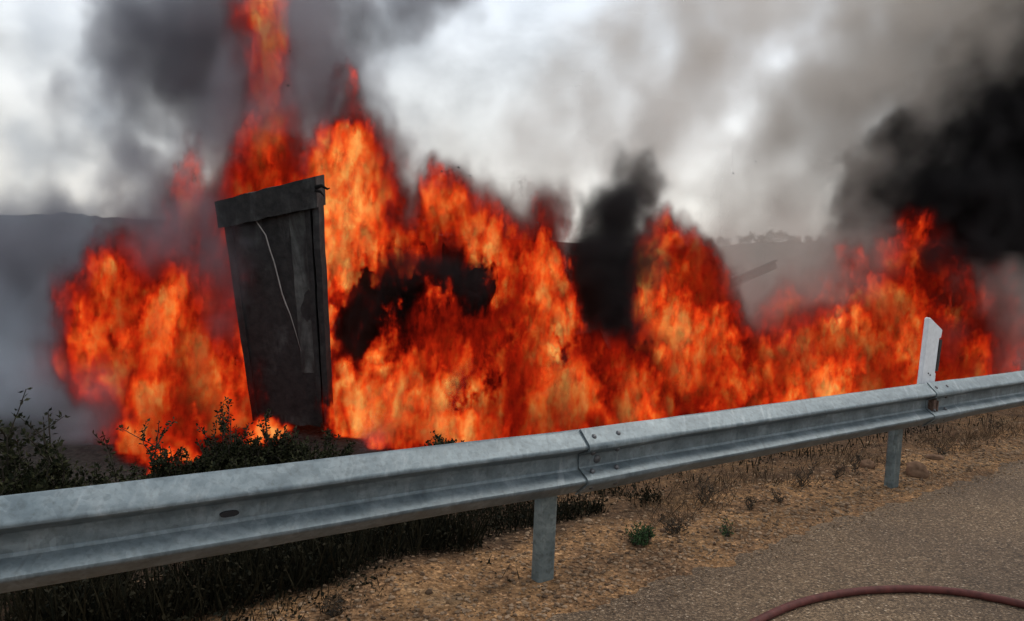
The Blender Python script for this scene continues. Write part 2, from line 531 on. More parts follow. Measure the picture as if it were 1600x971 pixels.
def beam_mesh(u0, u1, lift, seed):
    """One rolled steel section, 3 mm sheet, with faint dents."""
    n = max(2, int((u1 - u0) / 0.07))
    th = 0.0045
    prof = []
    for k, (a, b) in enumerate(PROFILE):
        a0, b0 = PROFILE[max(0, k - 1)]; a1, b1 = PROFILE[min(len(PROFILE) - 1, k + 1)]
        t = Vector((a1 - a0, b1 - b0)).normalized()
        nn = Vector((-t.y, t.x)) if k else Vector((0, 1))
        if nn.y < 0 and abs(t.x) > 0.05:
            nn = -nn
        prof.append((a, b, nn.x, nn.y))
    W = 2 * len(prof)
    verts, faces = [], []
    for i in range(n + 1):
        u = u0 + (u1 - u0) * i / n
        zt = rail_top(u)
        dv = 0.006 * fbm(Vector((u * 1.1, seed, 0.5)), 3)
        dz = 0.003 * fbm(Vector((u * 0.9, seed, 5.5)), 2)
        lf = lift * (1 - smooth(u0 + 0.32, u0 + 0.75, u))          # the head of each section laps over the tail of the last
        t_ = th + 0.004 * (1 - smooth(u0 + 0.004, u0 + 0.03, u))
        ring = [(a + nx * lf, b + ny * lf) for a, b, nx, ny in prof] + [(a + nx * (lf - t_ * 0.999), b + ny * (lf - t_ * 0.999)) for a, b, nx, ny in prof[::-1]]
        for a, b in ring:
            dd = 0.002 * fbm(Vector((u * 4.0, a * 9.0, seed)), 2)
            verts.append(rail_xy(u, b + dv + dd, zt - a + dz))
    for i in range(n):
        for k in range(W):
            a = i * W + k; b = i * W + (k + 1) % W
            faces.append((a, b, b + W, a + W))
    faces.append(tuple(range(W))[::-1]); faces.append(tuple(n * W + k for k in range(W)))
    me = mesh_from('rail_beam', verts, faces)
    bm = bmesh.new(); bm.from_mesh(me)
    bmesh.ops.recalc_face_normals(bm, faces=bm.faces)
    for f in bm.faces:
        f.smooth = len(f.verts) == 4
    for e_ in bm.edges:
        if len(e_.link_faces) == 2 and e_.calc_face_angle(0) > 0.6:
            e_.smooth = False
    bm.to_mesh(me); bm.free()
    return me

def bolt_mesh(r, h, seg=10):
    bm = bmesh.new()
    prev = None
    for rr, zz in ((r, 0), (r * 0.95, h * 0.55), (r * 0.55, h * 0.95), (0, h)):
        if rr == 0:
            c = bm.verts.new((0, 0, zz))
            for k in range(seg): bm.faces.new((prev[k], prev[(k + 1) % seg], c))
        else:
            cur = [bm.verts.new((rr * math.cos(2 * math.pi * k / seg), rr * math.sin(2 * math.pi * k / seg), zz)) for k in range(seg)]
            if prev:
                for k in range(seg): bm.faces.new((prev[k], prev[(k + 1) % seg], cur[(k + 1) % seg], cur[k]))
            prev = cur
    return bm_mesh('bolt', bm, True)

guard = empty('guardrail', rail_xy(0, 0, 0))
tag(guard, 'galvanised steel W-beam guardrail on short posts between road and fire', 'guardrail')
INV_G = Matrix.Translation(-rail_xy(0, 0, 0))

def gpart(name, me, mat, parent=None):
    o = link(name, me, mat, parent or guard)
    if parent is None:
        o.matrix_parent_inverse = INV_G
    return o

BOLT_S = bolt_mesh(0.0135, 0.010); BOLT_L = bolt_mesh(0.023, 0.013)
BOLT_S.materials.append(M_BOLT); BOLT_L.materials.append(M_BOLT)

def put_bolt(beam, u, a, b, na, nb, me):
    o = bpy.data.objects.new('bolt', me); COL.objects.link(o); o.parent = beam
    nrm = (RN * nb + Vector((0, 0, -na))).normalized()
    o.location = rail_xy(u, b, rail_top(u) - a) + nrm * 0.005
    o.rotation_euler = nrm.to_track_quat('Z', 'Y').to_euler()
    return o

joints = [-20.1 + 3.35 * k for k in range(13)]
for k in range(len(joints) - 1):
    u0, u1 = joints[k], joints[k + 1]
    bme = beam_mesh(u0, u1 + 0.30, 0.0115, k * 3.7)
    beam = gpart('rail_beam', bme, M_GALV)
    if -4 < u0 < 8:
        for du in (0.055, 0.215):
            for (a, b, na, nb) in ((0.034, 0.045, -0.62, 0.78), (0.107, 0.047, 0.5, 0.86), (0.203, 0.047, -0.5, 0.86), (0.276, 0.045, 0.62, 0.78)):
                put_bolt(beam, u0 + du, a, b, na, nb, BOLT_S)
        put_bolt(beam, u0 + 0.115, 0.155, 0.007, 0, 1, BOLT_L)

# bolt slot in the valley of the section beside the shrubs
def rail_u_at(px, py):
    d = CAM_M.to_3x3() @ Vector(((px - 800.0) / F_PX, (485.5 - py) / F_PX, -1.0))
    o = Vector((0, 0, CAM_H))
    t = (RAIL_P - o).dot(RN) / d.dot(RN)
    return rail_uv(*(o + d * t)[:2])[0]
us_ = rail_u_at(357, 803)
bm = bmesh.new()
pts = []
for k in range(14):
    aa = 2 * math.pi * k / 14
    pts.append((us_ + 0.034 * math.copysign(abs(math.cos(aa)) ** 0.6, math.cos(aa)), 0.011 * math.sin(aa)))
lo = [bm.verts.new(rail_xy(u, 0.004, rail_top(us_) - 0.158 + z)) for u, z in pts]
hi = [bm.verts.new(rail_xy(u, 0.0155, rail_top(us_) - 0.158 + z)) for u, z in pts]
for k in range(14):
    bm.faces.new((lo[k], lo[(k + 1) % 14], hi[(k + 1) % 14], hi[k]))
bm.faces.new(hi)
gpart('bolt_slot', bm_mesh('bolt_slot', bm), M_BLACK)

# C-section posts set behind the joints
def post_mesh(u, v, top):
    prof = [(-0.052, -0.012), (-0.052, 0.0), (-0.046, 0.010), (-0.036, 0.016), (0.036, 0.016), (0.046, 0.010), (0.052, 0.0), (0.052, -0.040), (0.046, -0.050), (0.034, -0.054),
            (0.022, -0.054), (0.022, -0.049), (0.034, -0.049), (0.042, -0.046), (0.047, -0.038), (0.047, 0.0), (0.042, 0.007), (0.036, 0.011), (-0.036, 0.011), (-0.042, 0.007),
            (-0.047, 0.0), (-0.047, -0.038), (-0.042, -0.046), (-0.034, -0.049), (-0.022, -0.049), (-0.022, -0.054), (-0.034, -0.054), (-0.046, -0.050), (-0.052, -0.040)]
    base = rail_xy(u, v)
    g0 = gz(base.x, base.y) - 0.15
    bm = bmesh.new()
    rings = []
    for z in (g0, g0 + 0.2, (g0 + top) / 2, top):
        rings.append([bm.verts.new(rail_xy(u + a + (z - top) * -0.012, v + b, z)) for a, b in prof])
    W = len(prof)
    for A, B in zip(rings, rings[1:]):
        for k in range(W):
            bm.faces.new((A[k], A[(k + 1) % W], B[(k + 1) % W], B[k]))
    bm.faces.new(rings[-1])
    me = bm_mesh('post', bm)
    return me

pu1, pv1 = rail_uv(*on_plane(847, 905)[:2])
pu2, pv2 = rail_uv(*on_plane(1380, 757)[:2])
pv = -0.075
posts_u = [pu1, pu2, pu2 + 3.35, pu2 + 6.7, pu2 + 10.05, pu1 - 3.35, pu1 - 6.7]
for u in posts_u:
    gpart('post', post_mesh(u, pv, rail_top(u) - 0.06), M_POST)
    bm = bmesh.new()
    add_box(bm, rail_xy(u, -0.028, rail_top(u) - 0.155), RD * 0.05, RN * 0.030, Vector((0, 0, 0.045)))
    bmesh.ops.bevel(bm, geom=bm.edges[:], offset=0.006, segments=2, affect='EDGES')
    gpart('spacer', bm_mesh('spacer', bm), M_POST)

# ------------------------------------------------------------------ delineator standing behind the rail joint
def build_delineator():
    bpx = [(1437, 604), (1463, 604)]
    u0 = rail_u_at(1437, 600) + 0.085; u1 = rail_u_at(1463.5, 598) + 0.065
    root = empty('delineator_post', rail_xy((u0 + u1) / 2, -0.06, gz(*rail_xy(u0, -0.06)[:2])))
    tag(root, 'white plastic road delineator with slanted top and black side band', 'delineator')
    inv = Matrix.Translation(-root.location)
    def P(u, v, z): return rail_xy(u, v, z)
    w = u1 - u0
    zt = rail_top(u0)
    zb = zt - 0.22
    H = 0.475
    # outline (fraction across, height); leans away along the rail
    def sk(z): return 0.034 * max(0, z - zt) / H
    out = [(0.0, zb), (0.92, zb), (0.92, zt + 0.055), (0.86, zt + 0.060), (0.86, zt + H * 0.66), (0.97, zt + H * 0.675), (1.0, zt + H * 0.80), (0.10, zt + H), (0.02, zt + H * 0.99)]
    bm = bmesh.new()
    fr = [bm.verts.new(P(u0 + f * w + sk(z), -0.035, z)) for f, z in out]
    bk = [bm.verts.new(P(u0 + f * w + sk(z), -0.070, z)) for f, z in out]
    bm.faces.new(fr); bm.faces.new(bk[::-1])
    for k in range(len(out)):
        bm.faces.new((fr[k], bk[k], bk[(k + 1) % len(out)], fr[(k + 1) % len(out)]))
    bmesh.ops.recalc_face_normals(bm, faces=bm.faces)
    bmesh.ops.bevel(bm, geom=[e_ for e_ in bm.edges if e_.calc_face_angle(0) > 0.5], offset=0.004, segments=2, affect='EDGES')
    o = link('blade', bm_mesh('blade', bm), M_WHITE, root); o.matrix_parent_inverse = inv
    bm = bmesh.new()
    z0, z1 = zt + 0.070, zt + H * 0.645
    c = (z0 + z1) / 2
    add_box(bm, P(u0 + 0.955 * w + sk(c), -0.0525, c), RD * (0.075 * w) + Vector((0, 0, 0)), RN * 0.020, RD * 0.010 + Vector((0, 0, (z1 - z0) / 2)))
    o = link('black_band', bm_mesh('black_band', bm), M_BLACK, root); o.matrix_parent_inverse = inv
    bm = bmesh.new()
    add_box(bm, P(u0 + 0.955 * w + sk(c) + 0.0175, -0.0525, c + 0.03), RD * 0.003, RN * 0.013, Vector((0, 0, 0.055)))
    o = link('reflector', bm_mesh('reflector', bm), mat_plain('amber_reflector', (0.5, 0.22, 0.03), 0.3, 0.1), root); o.matrix_parent_inverse = inv
    # rusty clamp that holds it to the valley of the rail
    bm = bmesh.new()
    ub = rail_u_at(1450, 632)
    add_box(bm, rail_xy(ub, 0.030, rail_top(ub) - 0.165), RD * 0.030, RN * 0.020, Vector((0, 0, 0.052)))
    add_box(bm, rail_xy(ub + 0.032, 0.040, rail_top(ub) - 0.19), RD * 0.012, RN * 0.018, Vector((0, 0, 0.062)))
    bmesh.ops.bevel(bm, geom=bm.edges[:], offset=0.005, segments=2, affect='EDGES')
    o = link('clamp', bm_mesh('clamp', bm), M_RUST, root); o.matrix_parent_inverse = inv
    for fx, fz in ((0.42, 0.06), (0.55, 0.045)):
        bm = bmesh.new(); add_tube(bm, [P(u0 + fx * w, -0.036, zt + fz), P(u0 + fx * w, -0.030, zt + fz)], 0.006, 8)
        o = link('screw', bm_mesh('screw', bm), M_BOLT, root); o.matrix_parent_inverse = inv
build_delineator()

# ------------------------------------------------------------------ hose on the road
def catmull(pts, n):
    out = []
    P = [pts[0]] + pts + [pts[-1]]
    for i in range(1, len(P) - 2):
        for k in range(n):
            t = k / n
            a, b, c, d = P[i - 1], P[i], P[i + 1], P[i + 2]
            out.append(0.5 * ((2 * b) + (c - a) * t + (2 * a - 5 * b + 4 * c - d) * t * t + (3 * b - a - 3 * c + d) * t ** 3))
    out.append(pts[-1])
    return out
hose_px = [(930, 1120), (1090, 1025), (1190, 968), (1255, 941), (1330, 926), (1410, 921), (1480, 924), (1545, 934), (1620, 952), (1760, 1000), (1950, 1080)]
hp = [on_plane(x, y, 0.03) for x, y in hose_px]
bm = bmesh.new()
path = catmull(hp, 10)
path = [Vector((p.x, p.y, 0.032)) for p in path]
add_tube(bm, path, 0.018, 14)
tag(link('fire_hose', bm_mesh('fire_hose', bm, True), M_HOSE), 'dull red rubber hose curving across the road', 'hose')

# ------------------------------------------------------------------ rocks and gravel
def rock_mesh(seed, sx, sy, sz, sub=3):
    bm = bmesh.new()
    bmesh.ops.create_icosphere(bm, subdivisions=sub, radius=1.0)
    for v in bm.verts:
        p = v.co.copy()
        k = 1 + 0.32 * fbm(p * 1.1 + Vector((seed, 0, 0)), 3) + 0.08 * fbm(p * 4 + Vector((0, seed, 0)), 2)
        v.co = Vector((p.x * sx * k, p.y * sy * k, p.z * sz * k))
    return bm_mesh('rock', bm, True)
rocks = [((1433, 742), 0.105, 0.08, 0.075, 'rounded brown rock lying beside the post under the delineator', 1.2),
         ((1355, 727), 0.075, 0.06, 0.050, 'smaller tan rock half hidden behind the guardrail post', 4.1),
         ((1462, 719), 0.080, 0.05, 0.022, 'flat grey brown stone beyond the rounded rock', 6.6),
         ((1318, 737), 0.045, 0.04, 0.028, 'pale lump of stone between weeds and post', 8.4),
         ((1036, 829), 0.020, 0.018, 0.014, 'small pale orange stone beside the green weed', 9.3)]
for (px, py), sx, sy, sz, lab, seed in rocks:
    p = on_plane(px, py)
    o = link('rock', rock_mesh(seed, sx, sy, sz), M_ROCK)
    o.location = (p.x, p.y, gz(p.x, p.y) + sz * 0.35)
    o.rotation_euler = (0, 0, seed)
    tag(o, lab, 'rock', 'rocks on the verge')

def build_gravel():
    rnd = random.Random(21)
    ico = bmesh.new(); bmesh.ops.create_icosphere(ico, subdivisions=1, radius=1.0)
    iv = [v.co.copy() for v in ico.verts]; iface = [[v.index for v in f.verts] for f in ico.faces]
    ico.free()
    verts, faces = [], []
    for _ in range(21000):
        u = rnd.uniform(-2.6, 8.5)
        v = rnd.choice((rnd.gauss(-0.25, 0.28), rnd.uniform(-1.3, 0.3), rnd.gauss(0.16 - 0.05 * u, 0.16)))
        if v < -1.5 or v > 0.7:
            continue
        p = rail_xy(u, v)
        s = 0.0035 + 0.011 * rnd.random() ** 3.4 + (0.011 if rnd.random() < 0.012 else 0)
        if v > 0.22 - 0.05 * u: s *= 0.6
        z = max(gz(p.x, p.y), 0.011 if v > 0.27 - 0.05 * u else -9)
        M = Matrix.Rotation(rnd.uniform(0, 6.28), 3, 'Z') @ Matrix.Diagonal((s * rnd.uniform(0.8, 1.5), s * rnd.uniform(0.7, 1.1), s * rnd.uniform(0.45, 0.8)))
        b = len(verts)
        for q in iv:
            verts.append(M @ (q * rnd.uniform(0.8, 1.15)) + Vector((p.x, p.y, z + s * 0.25)))
        faces += [[b + i for i in f] for f in iface]
    return tag(link('gravel', mesh_from('gravel', verts, faces), M_STONE), 'loose tan and orange gravel strewn along the verge', 'gravel', kind='stuff')
build_gravel()

# ------------------------------------------------------------------ vegetation
def leaf_quad(verts, faces, p, d, up, ln, wd):
    d = d.normalized(); s = d.cross(up)
    if s.length < 1e-3: s = Vector((1, 0, 0))
    s.normalize()
    nrm = s.cross(d)
    b = len(verts)
    verts += [p, p + d * ln * 0.5 + s * wd + nrm * wd * 0.3, p + d * ln, p + d * ln * 0.5 - s * wd + nrm * wd * 0.3]
    faces.append((b, b + 1, b + 2, b + 3))

def rand_dir(rnd, zmin=-0.4):
    while True:
        d = Vector((rnd.uniform(-1, 1), rnd.uniform(-1, 1), rnd.uniform(zmin, 1)))
        if 0.1 < d.length < 1: return d.normalized()

def shrub(px, py_base, depth, hpx, wpx, label, seed, nst=14, lf=34, leafsize=0.024, mat=None, spindly=1.0, group='dark shrubs behind the guardrail', tall=None, name='shrub'):
    """A twiggy shrub: stems that fork, small leaves along them."""
    rnd = random.Random(seed)
    mat = mat or M_LEAF_D
    k = depth / F_PX
    p = at(px, py_base, depth); base = Vector((p.x, p.y, gz(p.x, p.y)))
    top = at(px, py_base - hpx, depth)
    H = max(0.12, top.z - base.z); Wd = wpx * k * 0.5
    root = empty(name, base)
    tag(root, label, 'shrub' if name == 'shrub' else 'weed', group)
    bm = bmesh.new()
    verts, faces = [], []
    stems = []
    for i in range(nst):
        a = rnd.uniform(0, 6.283); rr = math.sqrt(rnd.random())
        tip = Vector((math.cos(a) * Wd * rr, math.sin(a) * Wd * rr * 0.8, H * (0.55 + 0.4 * rnd.random()) * (1 - 0.35 * rr)))
        stems.append(tip)
    if tall:
        for tx, th in tall:
            stems.append(Vector((tx * Wd, rnd.uniform(-.1, .1) * Wd, H * th)))
    def stem(a, b, r, n, leaves, lv):
        pts = []
        bend = Vector((rnd.uniform(-1, 1), rnd.uniform(-1, 1), 0)) * (b - a).length * 0.13
        for j in range(n + 1):
            t = j / n
            pts.append(a.lerp(b, t) + bend * math.sin(t * math.pi) + Vector((rnd.gauss(0, 1), rnd.gauss(0, 1), 0)) * 0.008)
        add_tube(bm, pts, [r * (1 - 0.8 * j / n) + 0.0007 for j in range(n + 1)], 4, False)
        for _ in range(leaves):
            t = rnd.uniform(0.18, 1.0)
            j = min(n - 1, int(t * n)); q = pts[j].lerp(pts[j + 1], t * n - j)
            d = rand_dir(rnd, -0.3)
            leaf_quad(verts, faces, q + d * rnd.uniform(0, 0.012), d + Vector((0, 0, 0.3)), rand_dir(rnd, -1), leafsize * rnd.uniform(0.6, 1.35), leafsize * rnd.uniform(0.2, 0.36))
        if lv:
            for _ in range(rnd.randint(3, 5)):
                t = rnd.uniform(0.25, 0.9); j = min(n - 1, int(t * n)); q = pts[j]
                L = (b - a).length * rnd.uniform(0.2, 0.42)
                stem(q, q + (rand_dir(rnd, 0.1) + Vector((0, 0, 0.5))).normalized() * L, r * 0.5, 4, int(leaves * 0.6), 0)
    for tip in stems:
        stem(Vector((rnd.uniform(-1, 1) * Wd * 0.25, rnd.uniform(-1, 1) * Wd * 0.25, -0.03)), tip, (0.0022 if name == 'weed' else 0.006) + 0.004 * H, 7, lf, 1)
    link('stem', bm_mesh('stem', bm), M_TWIG, root)
    link('foliage', mesh_from('foliage', verts, faces), mat, root)
    return root

SH = [
    (25, 790, 4.4, 118, 150, 'dark leafy shrub with one tall bare-tipped shoot at the rail', 1, 30, 60, [(0.15, 1.2), (0.55, 0.98), (-0.6, 0.95)]),
    (-70, 800, 4.2, 130, 170, 'broad dark shrub at the outer end of the hedge by the rail', 2, 26, 50, None),
    (82, 785, 4.7, 95, 100, 'low dark shrub leaning on the tall-shooted shrub', 3, 22, 50, [(-0.2, 1.15)]),
    (155, 772, 5.0, 62, 46, 'small dark shrub in front of the pale smoke', 4, 12, 34, [(0.2, 1.12)]),
    (118, 775, 4.9, 54, 50, 'tiny low shrub between two dark shrubs and pale smoke', 5, 12, 34, None),
    (262, 760, 5.8, 74, 90, 'thin twiggy shrub against the bright flames', 6, 18, 44, [(-0.3, 1.1)]),
    (215, 765, 5.5, 48, 80, 'low scorched shrub at the foot of the flames', 7, 16, 36, None),
    (345, 755, 6.0, 104, 84, 'upright dark shrub silhouetted before the flames', 8, 24, 54, [(0.05, 1.0), (0.3, 0.9)]),
    (395, 745, 6.2, 84, 96, 'rounded dark shrub before the charred panel', 9, 24, 54, [(0.3, 1.0)]),
    (450, 738, 6.3, 84, 100, 'dense dark shrub under the foot of the charred panel', 10, 26, 56, None),
    (505, 730, 6.6, 68, 76, 'dark shrub beside the smouldering gap in the fire', 11, 20, 48, None),
    (305, 760, 5.8, 62, 80, 'low dark shrub touching the back of the rail', 12, 18, 44, None),
    (690, 700, 7.4, 26, 130, 'flattened black shrub just above the rail edge', 13, 16, 34, None),
]
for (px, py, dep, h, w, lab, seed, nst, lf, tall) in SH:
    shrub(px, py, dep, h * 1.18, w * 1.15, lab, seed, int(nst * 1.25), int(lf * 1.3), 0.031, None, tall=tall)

WEEDS = [((1000, 848), 24, 60, 'small green weed tuft on the gravel between the posts', M_LEAF_G, 16, 20),
         ((1052, 830), 34, 90, 'reddish brown dry weed behind the small green tuft', M_DRY, 11, 5),
         ((1172, 795), 40, 20, 'dark dry weed standing alone on orange gravel', M_DRY, 4, 7),
         ((1210, 786), 30, 34, 'forked dark dry weed beside the lone one on orange gravel', M_DRY, 4, 5),
         ((1105, 778), 52, 70, 'straggly dry weed close under the rail beam', M_DRY, 7, 3),
         ((1255, 764), 66, 50, 'tall thin dry weed under the rail beam', M_DRY, 5, 2),
         ((1308, 750), 54, 26, 'grey dry weed next to the post with rocks', M_DRY, 5, 4),
         ((1136, 838), 12, 26, 'tiny green sprig at the edge of the road', M_LEAF_G, 5, 8),
         ((1335, 744), 62, 36, 'thin dry weed touching the post with rocks', M_DRY, 4, 2),
         ((1475, 712), 16, 60, 'low dry weed beyond the flat stone', M_DRY, 6, 4),
         ((1555, 664), 20, 80, 'spreading dry weed in the soil below the delineator side rail', M_DRY, 7, 4),
         ((525, 958), 30, 46, 'pinkish brown dry weed in the gravel under the rail', M_DRY, 8, 8)]
for i, ((px, py), h, w, lab, mat, nst, lf) in enumerate(WEEDS):
    p = on_plane(px, py)
    shrub(px, py, p.y, h, w, lab, 100 + i, nst, lf, 0.016, mat, group='weeds on the verge', name='weed')

def build_undergrowth():
    rnd = random.Random(5)
    verts, faces = [], []
    def zone(n, fu, fv, hmin, hmax, wd):
        for _ in range(n):
            u, v = fu(), fv()
            p = rail_xy(u, v)
            dn = fbm(Vector((p.x * 1.6, p.y * 1.6, 3.0)), 3)
            if dn < -0.25 + rnd.random() * 0.3: continue
            q = Vector((p.x, p.y, gz(p.x, p.y) - 0.01))
            h = rnd.uniform(hmin, hmax)
            d = rand_dir(rnd, 0.2) * 0.75 + Vector((0, 0, 1))
            if rnd.random() < 0.35:
                leaf_quad(verts, faces, q, d, rand_dir(rnd, -1), h, wd * rnd.uniform(0.5, 1.2))
            else:
                q2 = q + d.normalized() * h * rnd.random()
                leaf_quad(verts, faces, q2, rand_dir(rnd, -0.2), rand_dir(rnd, -1), rnd.uniform(0.015, 0.035), rnd.uniform(0.005, 0.010))
    zone(30000, lambda: rnd.uniform(-4.2, -0.1), lambda: -0.60 - abs(rnd.gauss(0, 0.5)), 0.06, 0.32, 0.005)
    zone(2600, lambda: rnd.uniform(-4.2, -0.2), lambda: rnd.gauss(-0.48, 0.14), 0.02, 0.12, 0.003)
    zone(6000, lambda: rnd.uniform(-0.3, 1.5), lambda: -0.75 - abs(rnd.gauss(0, 0.4)), 0.03, 0.16, 0.004)
    zone(14000, lambda: rnd.uniform(-4, 7.5), lambda: rnd.uniform(-4.2, -0.9), 0.04, 0.18, 0.005)
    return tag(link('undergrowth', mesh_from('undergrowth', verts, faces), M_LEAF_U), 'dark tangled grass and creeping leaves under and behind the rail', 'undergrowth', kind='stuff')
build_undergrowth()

def build_dry_grass():
    rnd = random.Random(15)
    verts, faces = [], []
    for _ in range(5200):
        u = rnd.uniform(0.3, 8.5); v = -0.32 - abs(rnd.gauss(0, 0.45))
        p = rail_xy(u, v)
        if fbm(Vector((p.x * 1.1, p.y * 1.1, 8.0)), 3) < -0.1 + rnd.random() * 0.35: continue
        q = Vector((p.x, p.y, gz(p.x, p.y) - 0.01))
        d = rand_dir(rnd, 0.0) * 0.9 + Vector((0, 0, 0.8))
        leaf_quad(verts, faces, q, d, rand_dir(rnd, -1), rnd.uniform(0.03, 0.17), rnd.uniform(0.0012, 0.003))
    return tag(link('dry_grass', mesh_from('dry_grass', verts, faces), M_DRY), 'sparse dry brown grass stems on the soil behind the rail', 'dry grass', kind='stuff')
build_dry_grass()

def build_tree(px, py, depth, hpx, wpx, label, seed):
    rnd = random.Random(seed)
    k = depth / F_PX
    top = at(px, py - hpx, depth); H = hpx * k * 1.5; Wd = wpx * k * 0.5
    base = Vector((top.x, top.y, top.z - H))
    root = empty('tree', base)
    tag(root, label, 'tree', 'far trees on the low rise')
    bm = bmesh.new()
    add_tube(bm, [(0, 0, 0), (0.05, 0, H * 0.35), (0.0, 0.1, H * 0.8)], [H * 0.03, H * 0.022, H * 0.006], 6)
    verts, faces = [], []
    for i in range(7):
        a = rnd.uniform(0, 6.28)
        tip = Vector((math.cos(a) * Wd * 0.7, math.sin(a) * Wd * 0.7, H * rnd.uniform(0.5, 0.92)))
        add_tube(bm, [(0, 0, H * 0.35), tip * 0.6 + Vector((0, 0, H * 0.16)), tip], [H * 0.014, H * 0.009, H * 0.003], 4)
        for _ in range(70):
            d = rand_dir(rnd, -1)
            leaf_quad(verts, faces, tip + d * Wd * 0.45 * rnd.random() ** 0.5, rand_dir(rnd, -1), rand_dir(rnd, -1), 0.16 * Wd, 0.06 * Wd)
    link('trunk', bm_mesh('trunk', bm), M_TWIG, root)
    link('crown', mesh_from('crown', verts, faces), M_TREELEAF, root)
for i, (px, h, w) in enumerate([(1135, 12, 26), (1163, 15, 24), (1185, 20, 30), (1210, 24, 30), (1232, 22, 26), (1256, 16, 26), (1283, 15, 26), (1312, 12, 24), (1345, 14, 28), (1105, 10, 22), (1060, 9, 22), (1030, 10, 24), (1380, 10, 26)]):
    build_tree(px, 382, 138 + 3 * (i % 3), h * 0.8, w, 'hazy dark tree on the rise behind the thin brown smoke', 50 + i)

# ------------------------------------------------------------------ charred things in the fire
def bil(c, s, t):
    return c[0] * (1 - s) * (1 - t) + c[1] * s * (1 - t) + c[2] * s * t + c[3] * (1 - s) * t

def slab(c, s0, s1, t0, t1, f0, f1, jag=0.0, seed=0, ns=10, nt=16):
    """A thick plate on the quad c (BL, BR, TR, TL), between offsets f0 and f1 along its normal."""
    nrm = (c[1] - c[0]).cross(c[3] - c[0]).normalized()
    if nrm.y > 0: nrm = -nrm
    verts, faces = [], []
    for f in (f0, f1):
        for j in range(nt + 1):
            for i in range(ns + 1):
                s = s0 + (s1 - s0) * i / ns; t = t0 + (t1 - t0) * j / nt
                js = jag * fbm(Vector((s * 2, t * 9, seed)), 3) * (1 if i in (0, ns) else 0)
                jt = jag * fbm(Vector((s * 9, t * 2, seed + 4)), 3) * (1 if j in (0, nt) else 0)
                p = bil(c, s + js, t + jt) + nrm * (f + 0.008 * fbm(Vector((s * 3, t * 5, seed + 8)), 3))
                verts.append(p)
    W = ns + 1; K = W * (nt + 1)
    for j in range(nt):
        for i in range(ns):
            a = j * W + i
            faces.append((a, a + 1, a + W + 1, a + W)); faces.append((K + a, K + a + W, K + a + W + 1, K + a + 1))
    for i in range(ns):
        faces.append((i, K + i, K + i + 1, i + 1)); b = nt * W + i
        faces.append((b, b + 1, K + b + 1, K + b))
    for j in range(nt):
        a = j * W; faces.append((a, a + W, K + a + W, K + a)); b = j * W + ns
        faces.append((b, K + b, K + b + W, b + W))
    me = mesh_from('slab', verts, faces)
    bm = bmesh.new(); bm.from_mesh(me); bmesh.ops.recalc_face_normals(bm, faces=bm.faces); bm.to_mesh(me); bm.free()
    return me

def build_panel():
    c = [at(392, 655, 9.3), at(519, 660, 9.15), at(500, 274, 8.55), at(341, 314, 8.9)]
    base = (c[0] + c[1]) / 2
    root = empty('trailer_wall', (base.x, base.y, base.z))
    tag(root, 'tall soot-blackened metal panel with a header box leaning in the flames', 'panel', kind='thing')
    inv = Matrix.Translation(-root.location)
    def part(name, me, mat=M_CHAR):
        me.name = name
        o = link(name, me, mat, root); o.matrix_parent_inverse = inv
        return o
    part('header', slab(c, 0.0, 0.985, 0.885, 1.0, -0.16, 0.085, 0.005, 1))
    part('sheet', slab(c, 0.10, 0.86, -0.02, 0.89, -0.03, 0.0, 0.01, 2))
    part('stile', slab(c, 0.035, 0.105, 0.0, 0.89, -0.07, 0.03, 0.008, 3, 3, 14))
    part('stile', slab(c, 0.845, 0.90, 0.0, 0.90, -0.08, 0.035, 0.006, 4, 3, 14))
    part('stile', slab(c, 0.925, 0.985, 0.0, 0.90, -0.10, 0.045, 0.008, 5, 3, 14))
    part('back_plate', slab(c, 0.895, 0.93, 0.0, 0.89, -0.08, -0.04, 0.0, 6, 2, 10), M_SOOT)
    part('sheen_strip', slab(c, 0.68, 0.838, 0.22, 0.878, -0.012, 0.008, 0.006, 7, 6, 14), M_SHEEN)  # lighter strip painted where the panel catches sky and smoke light
    # bent scrap at the corner of the header
    bm = bmesh.new()
    q = bil(c, 0.97, 0.955)
    add_tube(bm, [q + Vector((0, -0.08, 0)), q + Vector((0.07, -0.10, 0.02)), q + Vector((0.13, -0.10, -0.012)), q + Vector((0.155, -0.1, 0.0))], [0.025, 0.018, 0.012, 0.006], 6)
    add_tube(bm, [q + Vector((0, -0.08, -0.03)), q + Vector((0.06, -0.10, -0.045)), q + Vector((0.10, -0.10, -0.09))], [0.02, 0.014, 0.006], 6)
    part('torn_edge', bm_mesh('torn_edge', bm), M_SOOT)
    # pale wire hanging down the face
    nrm = (c[1] - c[0]).cross(c[3] - c[0]).normalized()
    if nrm.y > 0: nrm = -nrm
    wp = []
    CAM_I = CAM_M.inverted()
    for px, py in [(399, 344), (407, 355), (415, 369), (421, 388), (428, 410), (435, 435), (441, 458), (447, 476), (453, 492), (462, 520), (470, 548)]:
        # the spot of the panel face behind this point
        best = None
        for i in range(20, 100):
            for j in range(30, 112):
                q = bil(c, i / 120, j / 120) + nrm * 0.028
                l = CAM_I @ q
                e2 = (800 + F_PX * l.x / -l.z - px) ** 2 + (485.5 - F_PX * l.y / -l.z - py) ** 2
                if best is None or e2 < best[0]:
                    best = (e2, q)
        wp.append(best[1])
    bm = bmesh.new(); add_tube(bm, wp, [0.007] * 8 + [0.004, 0.003, 0.002], 6)
    part('hanging_wire', bm_mesh('hanging_wire', bm, True), M_WIRE)
build_panel()

